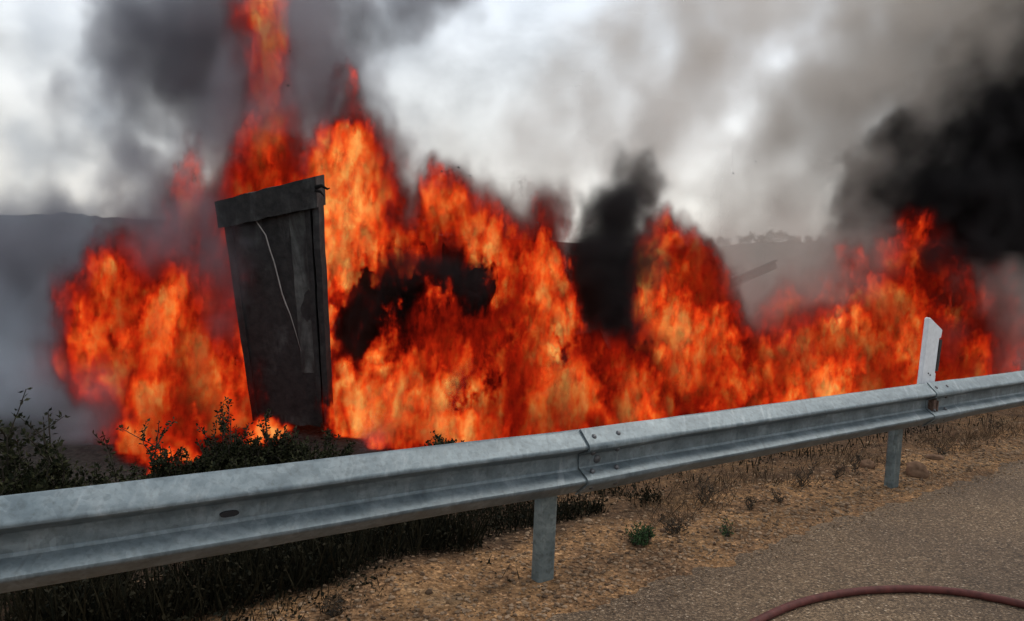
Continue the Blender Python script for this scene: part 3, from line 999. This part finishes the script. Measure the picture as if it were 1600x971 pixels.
def oriented_bar(a, b, w, h):
    bm = bmesh.new()
    a, b = Vector(a), Vector(b)
    t = (b - a); L = t.length; t.normalize()
    s = t.cross(Vector((0, 0, 1))).normalized(); up = s.cross(t)
    add_box(bm, (a + b) / 2, t * (L / 2), s * w, up * h)
    bmesh.ops.bevel(bm, geom=bm.edges[:], offset=min(w, h) * 0.2, segments=1, affect='EDGES')
    return bm

def build_frame():
    d = 11.2
    b = at(140, 690, d)
    root = empty('burnt_trailer', (b.x, b.y, gz(b.x, b.y)))
    tag(root, 'burnt box-shaped metal frame half lost in smoke and red flames', 'frame')
    inv = Matrix.Translation(-root.location)
    def bar(name, p, q, w, h, mat=M_SOOT):
        o = link(name, bm_mesh(name, oriented_bar(p, q, w, h)), mat, root); o.matrix_parent_inverse = inv
    bar('post', at(89, 690, d), at(89, 476, d), 0.035, 0.035)
    bar('post', at(285, 720, d + 0.3), at(290, 520, d + 0.3), 0.04, 0.04)
    bar('post', at(205, 700, d + 1.2), at(200, 490, d + 1.2), 0.04, 0.04)
    bar('top_bar', at(86, 478, d), at(200, 474, d + 1.2), 0.022, 0.022)
    bar('lower_bar', at(92, 600, d), at(300, 605, d + 0.3), 0.05, 0.05)
    o = link('tool_box', bm_mesh('tool_box', oriented_bar(at(103, 611, d - 0.1), at(138, 611, d - 0.1), 0.16, 0.14)), M_SOOT, root); o.matrix_parent_inverse = inv
build_frame()

def build_hulk():
    d = 11.0
    b = at(640, 640, d)
    root = empty('charred_load', (b.x, b.y, gz(b.x, b.y)))
    tag(root, 'black charred heap of cargo inside the thickest flames', 'wreck')
    inv = Matrix.Translation(-root.location)
    k = d / F_PX
    for i, (px, py, rx, rz) in enumerate([(585, 520, 55, 115), (650, 500, 60, 105), (720, 520, 55, 120), (790, 590, 70, 80), (900, 600, 80, 70)]):
        p = at(px, py, d + 0.25 * (i % 2))
        bm = bmesh.new(); bmesh.ops.create_icosphere(bm, subdivisions=4, radius=1.0)
        for v in bm.verts:
            q = v.co
            sq = Vector((math.copysign(abs(q.x) ** 0.7, q.x), math.copysign(abs(q.y) ** 0.7, q.y), math.copysign(abs(q.z) ** 0.75, q.z)))
            n = 0.97 + 0.42 * fbm(q * 2.6 + Vector((i * 5, 0, 0)), 6)
            v.co = p + Vector((sq.x * rx * k, sq.y * 0.7, sq.z * rz * k)) * n
        o = link('burnt_bale', bm_mesh('burnt_bale', bm, True), M_SOOT, root); o.matrix_parent_inverse = inv
build_hulk()

p0, p1 = at(1010, 500, 13.4), at(1212, 413, 13.9)
bo = empty('charred_beam', (p0.x, p0.y, gz(p0.x, p0.y)))
tag(bo, 'slanting scorched steel beam sticking out of the flames into brown smoke', 'beam', kind='thing')
_inv = Matrix.Translation(-bo.location)
for nm, off, w, h in (('web', 0.0, 0.018, 0.055), ('flange', 0.063, 0.05, 0.011), ('flange', -0.063, 0.05, 0.011)):
    o = link(nm, bm_mesh(nm, oriented_bar(p0 + Vector((0, 0, off)), p1 + Vector((0, 0, off)), w, h)), M_SCORCH, bo); o.matrix_parent_inverse = _inv
p2 = at(1040, 640, 13.4); pm = p0.lerp(p1, 0.16)
o = link('prop', bm_mesh('prop', oriented_bar((pm.x, pm.y, gz(pm.x, pm.y) - 0.1), (pm.x, pm.y, pm.z - 0.1), 0.06, 0.06)), M_SOOT, bo); o.matrix_parent_inverse = _inv

def build_ash():
    rnd = random.Random(3)
    verts, faces = [], []
    for px, py, dep, sz in [(453, 80, 9.0, 0.016), (451, 134, 9.0, 0.024), (840, 348, 10.0, 0.016), (1146, 271, 12.0, 0.018), (1181, 253, 12.0, 0.013), (563, 172, 9.5, 0.018), (690, 268, 10, 0.02), (716, 262, 10, 0.022), (735, 275, 10, 0.018)]:
        p = at(px, py, dep)
        b = len(verts)
        for q in ((1, 0, -0.3), (0.1, 0.5, 0.6), (-1, 0.1, 0.3), (-0.2, -0.5, -0.6), (0, 0, 0.25)):
            verts.append(p + Vector(q) * sz * rnd.uniform(0.6, 1.2))
        faces += [(b, b + 1, b + 4), (b + 1, b + 2, b + 4), (b + 2, b + 3, b + 4), (b + 3, b, b + 4), (b + 3, b + 2, b + 1, b)]
    return tag(link('floating_ash', mesh_from('floating_ash', verts, faces), M_ASH), 'black ash flakes floating in the smoke above the fire', 'ash', kind='stuff')
build_ash()

# ------------------------------------------------------------------ fire and smoke: voxel volumes grown from flame tongues and smoke puffs
PHI = R(24.5)                                   # the burning line runs roughly along the road
FO = at(60, 600, 8.0); FO.z = 0.0
FROT = Matrix.Rotation(-PHI, 3, 'Z')
def floc(p):
    return FROT @ (p - FO)

class GN:
    def __init__(self, name):
        self.g = bpy.data.node_groups.new(name, 'GeometryNodeTree')
        self.g.interface.new_socket('Geometry', in_out='INPUT', socket_type='NodeSocketGeometry')
        self.g.interface.new_socket('Geometry', in_out='OUTPUT', socket_type='NodeSocketGeometry')
    def N(self, t): return self.g.nodes.new(t)
    def put(self, sock, v):
        if isinstance(v, bpy.types.NodeSocket): self.g.links.new(v, sock)
        else: sock.default_value = v
    def m(self, op, a, b=None, c=None, clamp=False):
        n = self.N('ShaderNodeMath'); n.operation = op; n.use_clamp = clamp
        for i, v in enumerate((a, b, c)):
            if v is not None: self.put(n.inputs[i], v)
        return n.outputs[0]
    def v(self, op, a, b=None, c=None):
        n = self.N('ShaderNodeVectorMath'); n.operation = op
        for i, x in enumerate((a, b, c)):
            if x is not None: self.put(n.inputs[i], x)
        return n.outputs['Value'] if op in ('DOT_PRODUCT', 'LENGTH') else n.outputs['Vector']
    def noise(self, vec, scale, detail, rough, color=False, dist=0.0):
        n = self.N('ShaderNodeTexNoise')
        n.inputs['Scale'].default_value = scale; n.inputs['Detail'].default_value = detail; n.inputs['Roughness'].default_value = rough
        n.inputs['Distortion'].default_value = dist
        self.put(n.inputs['Vector'], vec)
        return n.outputs['Color' if color else 'Fac']
    def capsule(self, P, A, B, r1, r2, inten):
        """inten * (1 - distance / radius): 1 on the axis, 0 at the skin, negative outside."""
        AB = B - A; L2 = max(1e-6, AB.length_squared)
        w = self.v('SUBTRACT', P, tuple(A))
        t = self.m('MULTIPLY', self.v('DOT_PRODUCT', w, tuple(AB / L2)), 1.0, clamp=True)
        d = self.v('LENGTH', self.v('MULTIPLY_ADD', t, tuple(-AB), w))
        r = self.m('MULTIPLY_ADD', t, r2 - r1, r1)
        q = self.m('DIVIDE', d, r)
        return self.m('MULTIPLY_ADD', q, -inten, inten)

def make_volume(name, mn, mx, vox, build, mat, label, cat):
    g = GN(name)
    pos = g.N('GeometryNodeInputPosition').outputs[0]
    vc = g.N('GeometryNodeVolumeCube')
    vc.inputs['Min'].default_value = mn; vc.inputs['Max'].default_value = mx
    for i, a in enumerate('XYZ'):
        vc.inputs['Resolution ' + a].default_value = max(8, int((mx[i] - mn[i]) / vox))
    g.put(vc.inputs['Density'], build(g, pos))
    sm = g.N('GeometryNodeSetMaterial'); sm.inputs['Material'].default_value = mat
    out = g.N('NodeGroupOutput')
    g.g.links.new(vc.outputs[0], sm.inputs['Geometry']); g.g.links.new(sm.outputs[0], out.inputs[0])
    vd = bpy.data.volumes.new(name)
    o = link(name, vd, mat)
    o.location = FO; o.rotation_euler = (0, 0, PHI)
    md = o.modifiers.new('grow', 'NODES'); md.node_group = g.g
    return tag(o, label, cat, kind='stuff')

def caps_local(specs, fat=1.0):
    out = []
    for (x1, y1, d1, x2, y2, d2, r1, r2, inten) in specs:
        out.append((floc(at(x1, y1, d1)), floc(at(x2, y2, d2)), fat * r1 * d1 / F_PX, fat * r2 * d2 / F_PX, inten))
    return out

def hotter(caps):
    out = []
    for A, B, r1, r2, h in caps:
        out.append((A, B, r1, r2, h + 0.40 if h >= 0.99 else h))
    return out

def inside(c, mn, mx, pad):
    A, B, r1, r2, _ = c
    r = max(r1, r2) + pad
    return all(max(A[i], B[i]) + r > mn[i] and min(A[i], B[i]) - r < mx[i] for i in range(3))

# flame tongues: pixel and depth of both ends, radii (pixels), heat
FL = [
    # beside and left of the panel
    (250, 690, 9.0, 240, 480, 9.0, 72, 56, 0.95), (165, 590, 9.0, 240, 540, 9.0, 40, 62, 0.80), (105, 560, 9.2, 190, 548, 9.1, 14, 44, 0.5),
    (315, 690, 9.5, 300, 560, 9.5, 66, 66, 1.10), (240, 730, 8.0, 270, 640, 8.5, 42, 46, 0.90), (340, 600, 9.8, 335, 420, 9.9, 66, 52, 0.72), (375, 520, 9.9, 370, 430, 9.9, 46, 46, 0.7), (380, 690, 9.6, 375, 620, 9.8, 44, 36, 1.1),
    (195, 738, 7.4, 250, 730, 7.6, 14, 22, 0.8), (440, 682, 8.7, 350, 690, 8.7, 13, 22, 0.95), (460, 430, 10.4, 400, 560, 10.4, 60, 60, 0.7),
    (300, 340, 9.8, 280, 280, 10.0, 30, 20, 0.22), (265, 450, 9.6, 250, 400, 9.8, 54, 40, 0.5), (140, 500, 9.8, 85, 560, 9.6, 26, 20, 0.32), (200, 460, 9.4, 250, 420, 9.4, 36, 40, 0.5),
    # above and behind the panel
    (410, 340, 9.8, 412, 235, 9.9, 78, 44, 0.82), (370, 295, 9.7, 450, 290, 9.7, 34, 44, 0.80), (425, 225, 9.9, 420, 120, 10.0, 28, 28, 0.46), (418, 120, 10.0, 404, -20, 10.1, 26, 20, 0.38), (404, -20, 10.1, 425, -150, 10.3, 20, 14, 0.4),
    # right of the panel
    (545, 420, 9.9, 548, 260, 10.0, 58, 56, 1.05), (590, 300, 10.1, 575, 215, 10.1, 44, 34, 0.75), (560, 205, 10.1, 535, 110, 10.2, 26, 10, 0.42), (516, 560, 9.7, 522, 430, 9.8, 17, 36, 1.1), (520, 640, 9.3, 545, 600, 9.5, 22, 30, 1.05), (500, 260, 10.2, 505, 330, 10.1, 24, 36, 0.8),
    (610, 380, 10.3, 560, 395, 10.1, 34, 42, 0.95),
    # arch over the black heap
    (650, 395, 10.9, 700, 350, 11.0, 38, 40, 0.44), (700, 340, 11.0, 770, 400, 10.9, 40, 40, 0.52), (770, 390, 10.9, 790, 460, 10.7, 42, 40, 0.78), (720, 440, 10.6, 800, 462, 10.6, 22, 34, 0.98), (855, 420, 10.7, 815, 462, 10.6, 36, 36, 0.74), (865, 370, 11.4, 850, 410, 11.3, 30, 28, 0.26),
    # body of the centre fire
    (595, 600, 9.7, 600, 480, 9.9, 26, 18, 0.66), (678, 600, 9.7, 672, 460, 9.9, 34, 22, 0.74), (612, 700, 9.3, 640, 600, 9.6, 46, 46, 1.0), (690, 700, 9.2, 690, 560, 9.7, 46, 46, 0.90), (560, 625, 9.4, 590, 600, 9.6, 30, 34, 0.78), (650, 560, 9.8, 730, 510, 10.0, 40, 44, 0.9),
    (770, 700, 9.3, 790, 560, 9.9, 52, 50, 0.70), (860, 680, 9.4, 850, 580, 9.9, 58, 54, 0.78), (820, 560, 10.1, 770, 500, 10.3, 48, 40, 0.66), (865, 515, 10.2, 865, 480, 10.3, 40, 32, 0.86), (905, 670, 9.4, 890, 600, 9.8, 36, 40, 0.95), (740, 480, 10.3, 860, 570, 10.0, 30, 40, 0.6),
    (985, 655, 10.3, 965, 580, 10.5, 48, 40, 0.80), (930, 650, 10.0, 935, 565, 10.3, 36, 34, 0.66), (1020, 640, 10.8, 940, 640, 10.3, 40, 40, 0.8), (1125, 610, 11.8, 1200, 590, 12.4, 42, 44, 0.95), (1130, 560, 12.2, 1110, 500, 12.3, 36, 34, 0.6),
    # bright tongue right of the black column
    (1060, 580, 11.8, 1055, 440, 12.2, 74, 54, 1.15), (1052, 430, 12.2, 1045, 370, 12.4, 42, 24, 0.5), (1030, 620, 11.4, 1110, 600, 11.6, 54, 50, 0.80), (1090, 480, 12.2, 1075, 540, 12.0, 40, 44, 0.8),
    # right-hand fire
    (1150, 610, 12.2, 1280, 580, 13.0, 36, 62, 1.05), (1280, 560, 13.0, 1380, 530, 13.6, 66, 74, 1.15), (1360, 590, 13.0, 1430, 560, 13.6, 52, 60, 0.82), (1220, 605, 12.6, 1340, 600, 13.0, 42, 46, 1.05), (1400, 480, 13.9, 1425, 400, 14.2, 56, 30, 0.44), (1300, 480, 13.9, 1330, 440, 14.2, 40, 26, 0.38), (1505, 505, 14.4, 1532, 445, 14.6, 30, 24, 0.50), (1470, 560, 14.0, 1510, 520, 14.4, 40, 36, 0.32), (1200, 540, 13.2, 1260, 500, 13.6, 30, 36, 0.5),
]
# soot-choked hollows inside the fire
HOL = [(x, y, 8.9, x, y, 11.6, r, r * 1.25, 1.0) for x, y, r in (
    (560, 520, 36), (572, 450, 38), (600, 428, 26), (633, 480, 24), (640, 440, 28), (632, 540, 20), (690, 425, 26), (735, 440, 28), (728, 475, 24), (712, 612, 24), (765, 612, 19), (870, 555, 27), (945, 462, 58), (955, 390, 62), (800, 525, 18), (780, 575, 13))]
HOL += [(1310, 470, 12.5, 1330, 480, 14.2, 26, 26, 0.5), (1465, 470, 13.4, 1470, 470, 15.0, 26, 30, 0.8)]
FLC, HOC = hotter(caps_local(FL, 1.2)), caps_local(HOL, 1.15)

def fire_field(mn, mx):
    def build(g, pos):
        P0 = g.v('MULTIPLY', pos, (1.0, 1.0, 0.54))
        w1 = g.v('SUBTRACT', g.noise(P0, 1.15, 2.0, 0.5, True), (0.5, 0.5, 0.5))
        w2 = g.v('SUBTRACT', g.noise(P0, 4.6, 3.0, 0.6, True), (0.5, 0.5, 0.5))
        P = g.v('MULTIPLY_ADD', w1, (0.95, 0.7, 0.8), pos)
        P = g.v('MULTIPLY_ADD', w2, (0.42, 0.35, 0.55), P)
        PH = g.v('MULTIPLY_ADD', w2, (1.0, 0.6, 1.3), P)
        acc = None
        for c in FLC:
            if not inside(c, mn, mx, 0.6): continue
            q = g.capsule(P, *c)
            acc = q if acc is None else g.m('SMOOTH_MAX', acc, q, 0.10)
        for c in HOC:
            if not inside(c, mn, mx, 0.6): continue
            q = g.m('MAXIMUM', g.capsule(PH, *c), 0.0)
            acc = g.m('SUBTRACT', acc, g.m('MULTIPLY', q, 2.2))
        P2 = g.v('MULTIPLY_ADD', w2, (0.22, 0.22, 0.32), g.v('MULTIPLY', pos, (1.0, 1.0, 0.52)))
        n1 = g.m('MULTIPLY_ADD', g.noise(P2, 1.5, 2.0, 0.55), 2.0, -1.0)          # hot cores and cool gaps
        n2 = g.noise(P2, 6.5, 4.5, 0.72)                                          # licking filaments
        n2 = g.m('MULTIPLY_ADD', n2, 2.0, -1.0)
        rg = g.m('ABSOLUTE', g.m('MULTIPLY_ADD', g.noise(P2, 4.4, 2.0, 0.6), 2.0, -1.0))
        f = g.m('MULTIPLY_ADD', n1, 1.9, acc)
        f = g.m('MULTIPLY_ADD', n2, 1.25, f)
        f = g.m('MULTIPLY_ADD', rg, -0.9, f)
        f = g.m('ADD', f, 0.05)
        # thin red skirts round the tongues
        sk = g.m('MULTIPLY', g.m('MAXIMUM', g.m('MULTIPLY_ADD', n1, 0.55, g.m('ADD', acc, 0.42)), 0.0), 0.26)
        f = g.m('SMOOTH_MAX', f, g.m('MINIMUM', sk, 0.16), 0.05)
        # only where a tongue is near
        near = g.N('ShaderNodeMapRange'); near.inputs[1].default_value = -0.6; near.inputs[2].default_value = 0.0
        g.put(near.inputs[0], acc)
        f = g.m('MULTIPLY', g.m('MAXIMUM', f, 0.0), near.outputs[0])
        return g.m('POWER', f, 0.75)
    return build

def mat_fire():
    m = Mat('flame')
    a = m.n('ShaderNodeAttribute', attribute_name='density')
    d = a.outputs['Fac']
    c = m.coord((1.0, 1.0, 0.48))
    nz = m.noise(c, 9.0, 3.0, 0.66)
    fil = m.math('ABSOLUTE', m.math('SUBTRACT', nz.outputs['Fac'], 0.52))            # thin bright filaments
    t = m.math('ADD', m.math('MULTIPLY', d, 1.10), m.math('MULTIPLY', m.math('SUBTRACT', nz.outputs['Fac'], 0.5), 1.15))
    t = m.math('SUBTRACT', t, m.math('MULTIPLY', fil, 1.6))
    col = m.ramp(m.math('SUBTRACT', t, 0.04), [(0.0, (0.04, 0.002, 0.001)), (0.14, (0.17, 0.005, 0.002)), (0.32, (0.70, 0.022, 0.004)), (0.52, (1.08, 0.085, 0.010)), (0.74, (1.16, 0.23, 0.030)), (1.0, (1.30, 0.66, 0.16))])
    op = m.maprange(d, 0.0, 0.8, 0.0, 14.0)
    em = m.n('ShaderNodeEmission'); m.l(col, em.inputs['Color']); m.l(op, em.inputs['Strength'])
    ab = m.n('ShaderNodeVolumeAbsorption'); ab.inputs['Color'].default_value = (0, 0, 0, 1); m.l(op, ab.inputs['Density'])
    ad = m.n('ShaderNodeAddShader'); m.l(em.outputs[0], ad.inputs[0]); m.l(ab.outputs[0], ad.inputs[1])
    m.l(ad.outputs[0], m.out.inputs['Volume'])
    m.m.cycles.volume_step_rate = 0.7
    return m.m
M_FIRE = mat_fire()

UA = floc(at(640, 500, 10.0)).x
A_mn, A_mx = (-1.0, -2.2, -0.9), (UA, 1.6, 6.6)
B_mn, B_mx = (UA, -2.4, -0.9), (15.4, 1.8, 3.3)
VOX = 0.03
make_volume('fire', A_mn, A_mx, VOX, fire_field(A_mn, A_mx), M_FIRE, 'tall orange and red flames rising around the charred panel', 'fire')
make_volume('fire', B_mn, B_mx, VOX, fire_field(B_mn, B_mx), M_FIRE, 'low wall of orange red flames behind the rail and delineator', 'fire')

# ---- smoke
def smoke_field(specs, mn, mx, warp, amp, gain, scale, thr=0.0, seed=0.0, curl=0.25):
    caps = caps_local(specs)
    def build(g, pos):
        Pn = g.v('ADD', g.v('MULTIPLY', pos, (1.0, 1.0, 0.85)), (seed, seed * 0.7, 0.0))
        w1 = g.v('SUBTRACT', g.noise(Pn, 0.55, 2.0, 0.5, True), (0.5, 0.5, 0.5))
        w2 = g.v('SUBTRACT', g.noise(Pn, 1.9, 3.0, 0.55, True), (0.5, 0.5, 0.5))
        P = g.v('MULTIPLY_ADD', w1, (warp, warp, warp), pos)
        P = g.v('MULTIPLY_ADD', w2, (warp * 0.5, warp * 0.5, warp * 0.5), P)
        w3 = g.v('SUBTRACT', g.noise(Pn, 5.5, 2.0, 0.55, True), (0.5, 0.5, 0.5))
        P = g.v('MULTIPLY_ADD', w3, (curl, curl, curl), P)
        acc = None
        for c in caps:
            q = g.m('MAXIMUM', g.capsule(P, *c), 0.0 - c[4])
            acc = q if acc is None else g.m('SMOOTH_MAX', acc, q, 0.2)
        n = g.noise(g.v('MULTIPLY_ADD', w2, (0.5, 0.5, 0.5), Pn), scale, 6.0, 0.58)
        n = g.m('MULTIPLY_ADD', n, 2.0, -1.0)
        near = g.N('ShaderNodeMapRange'); near.inputs[1].default_value = -0.25; near.inputs[2].default_value = 0.1
        g.put(near.inputs[0], acc)
        f = g.m('MULTIPLY_ADD', n, amp, g.m('SUBTRACT', acc, thr))
        f = g.m('MULTIPLY', g.m('MAXIMUM', f, 0.0), near.outputs[0])
        return g.m('MULTIPLY', f, gain)
    return build

def mat_smoke(name, albedo, dens, aniso=0.0):
    m = Mat(name)
    a = m.n('ShaderNodeAttribute', attribute_name='density')
    d = m.math('MULTIPLY', a.outputs['Fac'], dens)
    sca = m.n('ShaderNodeVolumeScatter'); sca.inputs['Color'].default_value = (*albedo, 1); sca.inputs['Anisotropy'].default_value = aniso
    ab = m.n('ShaderNodeVolumeAbsorption'); ab.inputs['Color'].default_value = (*albedo, 1)
    m.l(d, sca.inputs['Density']); m.l(d, ab.inputs['Density'])
    ad = m.n('ShaderNodeAddShader'); m.l(sca.outputs[0], ad.inputs[0]); m.l(ab.outputs[0], ad.inputs[1])
    m.l(ad.outputs[0], m.out.inputs['Volume'])
    return m.m

BLACK = [ # centre column
    (955, 495, 10.7, 940, 430, 11.0, 60, 88, 1.4), (940, 430, 11.0, 955, 355, 11.4, 88, 80, 1.3), (955, 345, 11.4, 985, 290, 12.0, 66, 64, 0.40),
    # soot inside the centre fire
    (555, 550, 9.5, 575, 440, 9.7, 28, 40, 0.9), (600, 425, 9.9, 720, 425, 10.0, 36, 42, 0.9), (725, 600, 9.0, 715, 650, 8.8, 18, 20, 0.7), (885, 560, 9.6, 885, 580, 9.5, 24, 20, 0.7),
    (560, 560, 10.8, 600, 430, 11.0, 50, 60, 1.1), (600, 430, 11.0, 720, 430, 11.0, 60, 70, 1.1), (720, 620, 10.4, 900, 600, 10.7, 70, 70, 0.9), (980, 640, 10.8, 1000, 560, 11.2, 46, 60, 0.9), (640, 370, 11.4, 680, 290, 11.6, 60, 50, 0.5), (1120, 640, 12.0, 1000, 640, 11.0, 30, 40, 0.6),
    (535, 540, 10.6, 535, 440, 10.8, 44, 44, 1.2),
    # great plume on the right
    (1390, 420, 15.2, 1470, 340, 15.6, 120, 170, 1.6), (1470, 330, 15.6, 1570, 260, 16.0, 170, 190, 1.7), (1570, 250, 16.0, 1700, 130, 16.4, 180, 210, 1.7), (1395, 320, 15.2, 1420, 270, 15.2, 96, 90, 1.4), (1500, 480, 14.9, 1580, 400, 15.4, 90, 120, 1.0), (1700, 140, 16.4, 1800, -100, 17.0, 180, 220, 1.3), (1320, 430, 14.9, 1400, 420, 15.0, 50, 80, 0.9), (1440, 430, 13.6, 1500, 400, 13.8, 40, 60, 0.5), (1560, 150, 15.8, 1590, 90, 16.2, 90, 90, 1.2), (1600, 350, 15.4, 1700, 250, 15.8, 120, 150, 1.3),
]
GREY = [ # plume over the panel, drifting left
    (400, 330, 11.2, 380, 180, 11.5, 100, 150, 0.95), (290, 120, 11.8, 480, 110, 11.5, 130, 140, 1.4), (230, 70, 12.2, 330, 60, 11.8, 100, 150, 1.3), (440, 20, 11.6, 420, -150, 12.2, 160, 200, 1.3), (222, 285, 11.4, 250, 330, 11.2, 76, 76, 1.0), (310, 330, 11.0, 300, 420, 10.8, 90, 100, 1.0),
    (520, 140, 11.6, 560, 40, 11.8, 70, 80, 1.0), (620, 240, 11.4, 660, 320, 11.2, 76, 70, 0.75), (560, 30, 11.6, 680, -60, 12.2, 80, 100, 0.8), (40, 420, 11.8, 330, 410, 11.2, 140, 120, 0.75), (90, 470, 11.2, 140, 520, 10.8, 90, 80, 0.6), (150, 220, 12.6, 60, 260, 12.8, 90, 110, 0.50), (120, 150, 12.8, 20, 40, 13.0, 60, 90, 0.42),
    # in front of the flames
    (345, 470, 9.0, 325, 540, 9.0, 44, 40, 0.8), (130, 470, 9.6, 90, 550, 9.4, 80, 70, 0.8), (310, 390, 9.0, 240, 310, 9.2, 90, 84, 0.75), (450, 20, 9.6, 430, 200, 9.4, 90, 64, 0.75), (380, 30, 9.6, 380, 200, 9.4, 70, 60, 0.7), (590, 330, 9.8, 620, 280, 9.8, 26, 40, 0.45), (500, 230, 9.6, 480, 180, 9.6, 40, 50, 0.55),
]
VEIL = [ # bluish smoke lying over the field and the hillside
    (-40, 480, 12.6, 300, 480, 12.6, 140, 120, 0.80), (350, 520, 12.6, 700, 520, 13.2, 120, 120, 0.6),
    (40, 240, 13.0, 180, 200, 13.0, 140, 130, 0.50), (-60, 40, 13.5, 120, 10, 13.5, 120, 100, 0.5), (20, 420, 12.2, 220, 420, 11.8, 120, 110, 0.6), (640, 40, 12.8, 740, -60, 13.2, 90, 110, 0.6),
    (20, 640, 9.6, 130, 630, 9.2, 84, 78, 1.0), (90, 680, 8.4, 200, 690, 8.4, 50, 40, 0.9), (60, 600, 8.6, 160, 600, 8.4, 56, 50, 0.8), (20, 520, 10.6, 80, 560, 10.4, 80, 70, 0.6), (520, 690, 8.2, 560, 670, 8.4, 40, 44, 0.8),
]
BROWN = [ # warm thin smoke beyond the fire, drifting up over the rise
    (600, 250, 11.6, 680, 330, 11.4, 80, 76, 0.8), (680, 250, 12.0, 760, 330, 11.8, 60, 70, 0.55), (700, 520, 13.2, 1100, 520, 14.6, 120, 110, 0.6), (1100, 520, 14.8, 1400, 520, 15.6, 120, 120, 0.85), (1400, 540, 15.6, 1750, 520, 16.4, 110, 120, 0.8),
    (985, 300, 12.2, 1060, 180, 13.2, 80, 100, 1.1), (1060, 180, 13.2, 1120, 0, 14.0, 100, 130, 0.8), (1120, 392, 12.6, 1340, 382, 13.2, 60, 64, 0.9),
    (760, 350, 12.6, 900, 230, 14.0, 110, 130, 0.55), (900, 220, 14.0, 1010, 60, 14.5, 120, 150, 0.50), (850, 370, 12.0, 800, 320, 12.4, 60, 70, 0.5),
    (1200, 340, 15.5, 1300, 180, 16.0, 150, 180, 0.66), (1300, 180, 16.0, 1460, 40, 16.5, 180, 220, 1.0), (1460, 60, 16.5, 1560, -120, 17.0, 200, 230, 1.0), (1140, 60, 15.5, 1240, -80, 16.0, 120, 150, 0.6),
    (1140, 480, 12.8, 1290, 430, 13.4, 110, 100, 1.0), (1240, 390, 15.0, 1340, 380, 15.4, 90, 90, 0.8), (1000, 400, 13.6, 1150, 400, 14.4, 60, 70, 0.6), (600, 420, 12.4, 860, 420, 12.8, 70, 70, 0.8), (1560, 560, 13.8, 1680, 480, 14.4, 90, 120, 0.9), (1480, 520, 13.2, 1560, 440, 13.6, 50, 60, 0.6),
]
V = Vector
M_BSM = mat_smoke('black_smoke', (0.05, 0.046, 0.047), 6.5)
M_GSM = mat_smoke('grey_smoke', (0.40, 0.40, 0.44), 2.0)
M_VSM = mat_smoke('pale_smoke', (0.66, 0.72, 0.79), 1.3)
M_WSM = mat_smoke('firelit_brown_smoke', (0.80, 0.73, 0.66), 1.15)  # brown smoke, albedo raised and warmed to paint in the fire's glow
S1 = ((2.4, -2.4, -0.5), (22.0, 4.2, 9.5))
make_volume('smoke', *S1, 0.075, smoke_field(BLACK, *S1, 0.9, 1.3, 1.3, 1.5, 0.14, 3.0, 0.5), M_BSM, 'black oily smoke billowing up from the fire in two plumes', 'smoke')
S2 = ((-4.0, -1.2, -0.2), (8.0, 4.6, 9.0))
make_volume('smoke', *S2, 0.08, smoke_field(GREY, *S2, 1.2, 1.7, 1.5, 1.2, 0.10, 8.0, 0.45), M_GSM, 'slate grey smoke rolling above the charred panel', 'smoke')
S3 = ((-5.5, -2.4, -0.7), (7.0, 6.0, 9.0))
make_volume('smoke', *S3, 0.12, smoke_field(VEIL, *S3, 1.4, 1.6, 1.0, 0.95, 0.02, 13.0), M_VSM, 'thin bluish pale smoke drifting over the hillside and the shrubs', 'smoke')
S4 = ((4.0, -1.6, -0.6), (21.0, 6.0, 9.5))
make_volume('smoke', *S4, 0.12, smoke_field(BROWN, *S4, 1.3, 1.25, 1.0, 1.1, 0.05, 17.0, 0.35), M_WSM, 'thin brownish smoke hanging beyond the fire and over the rise', 'smoke')
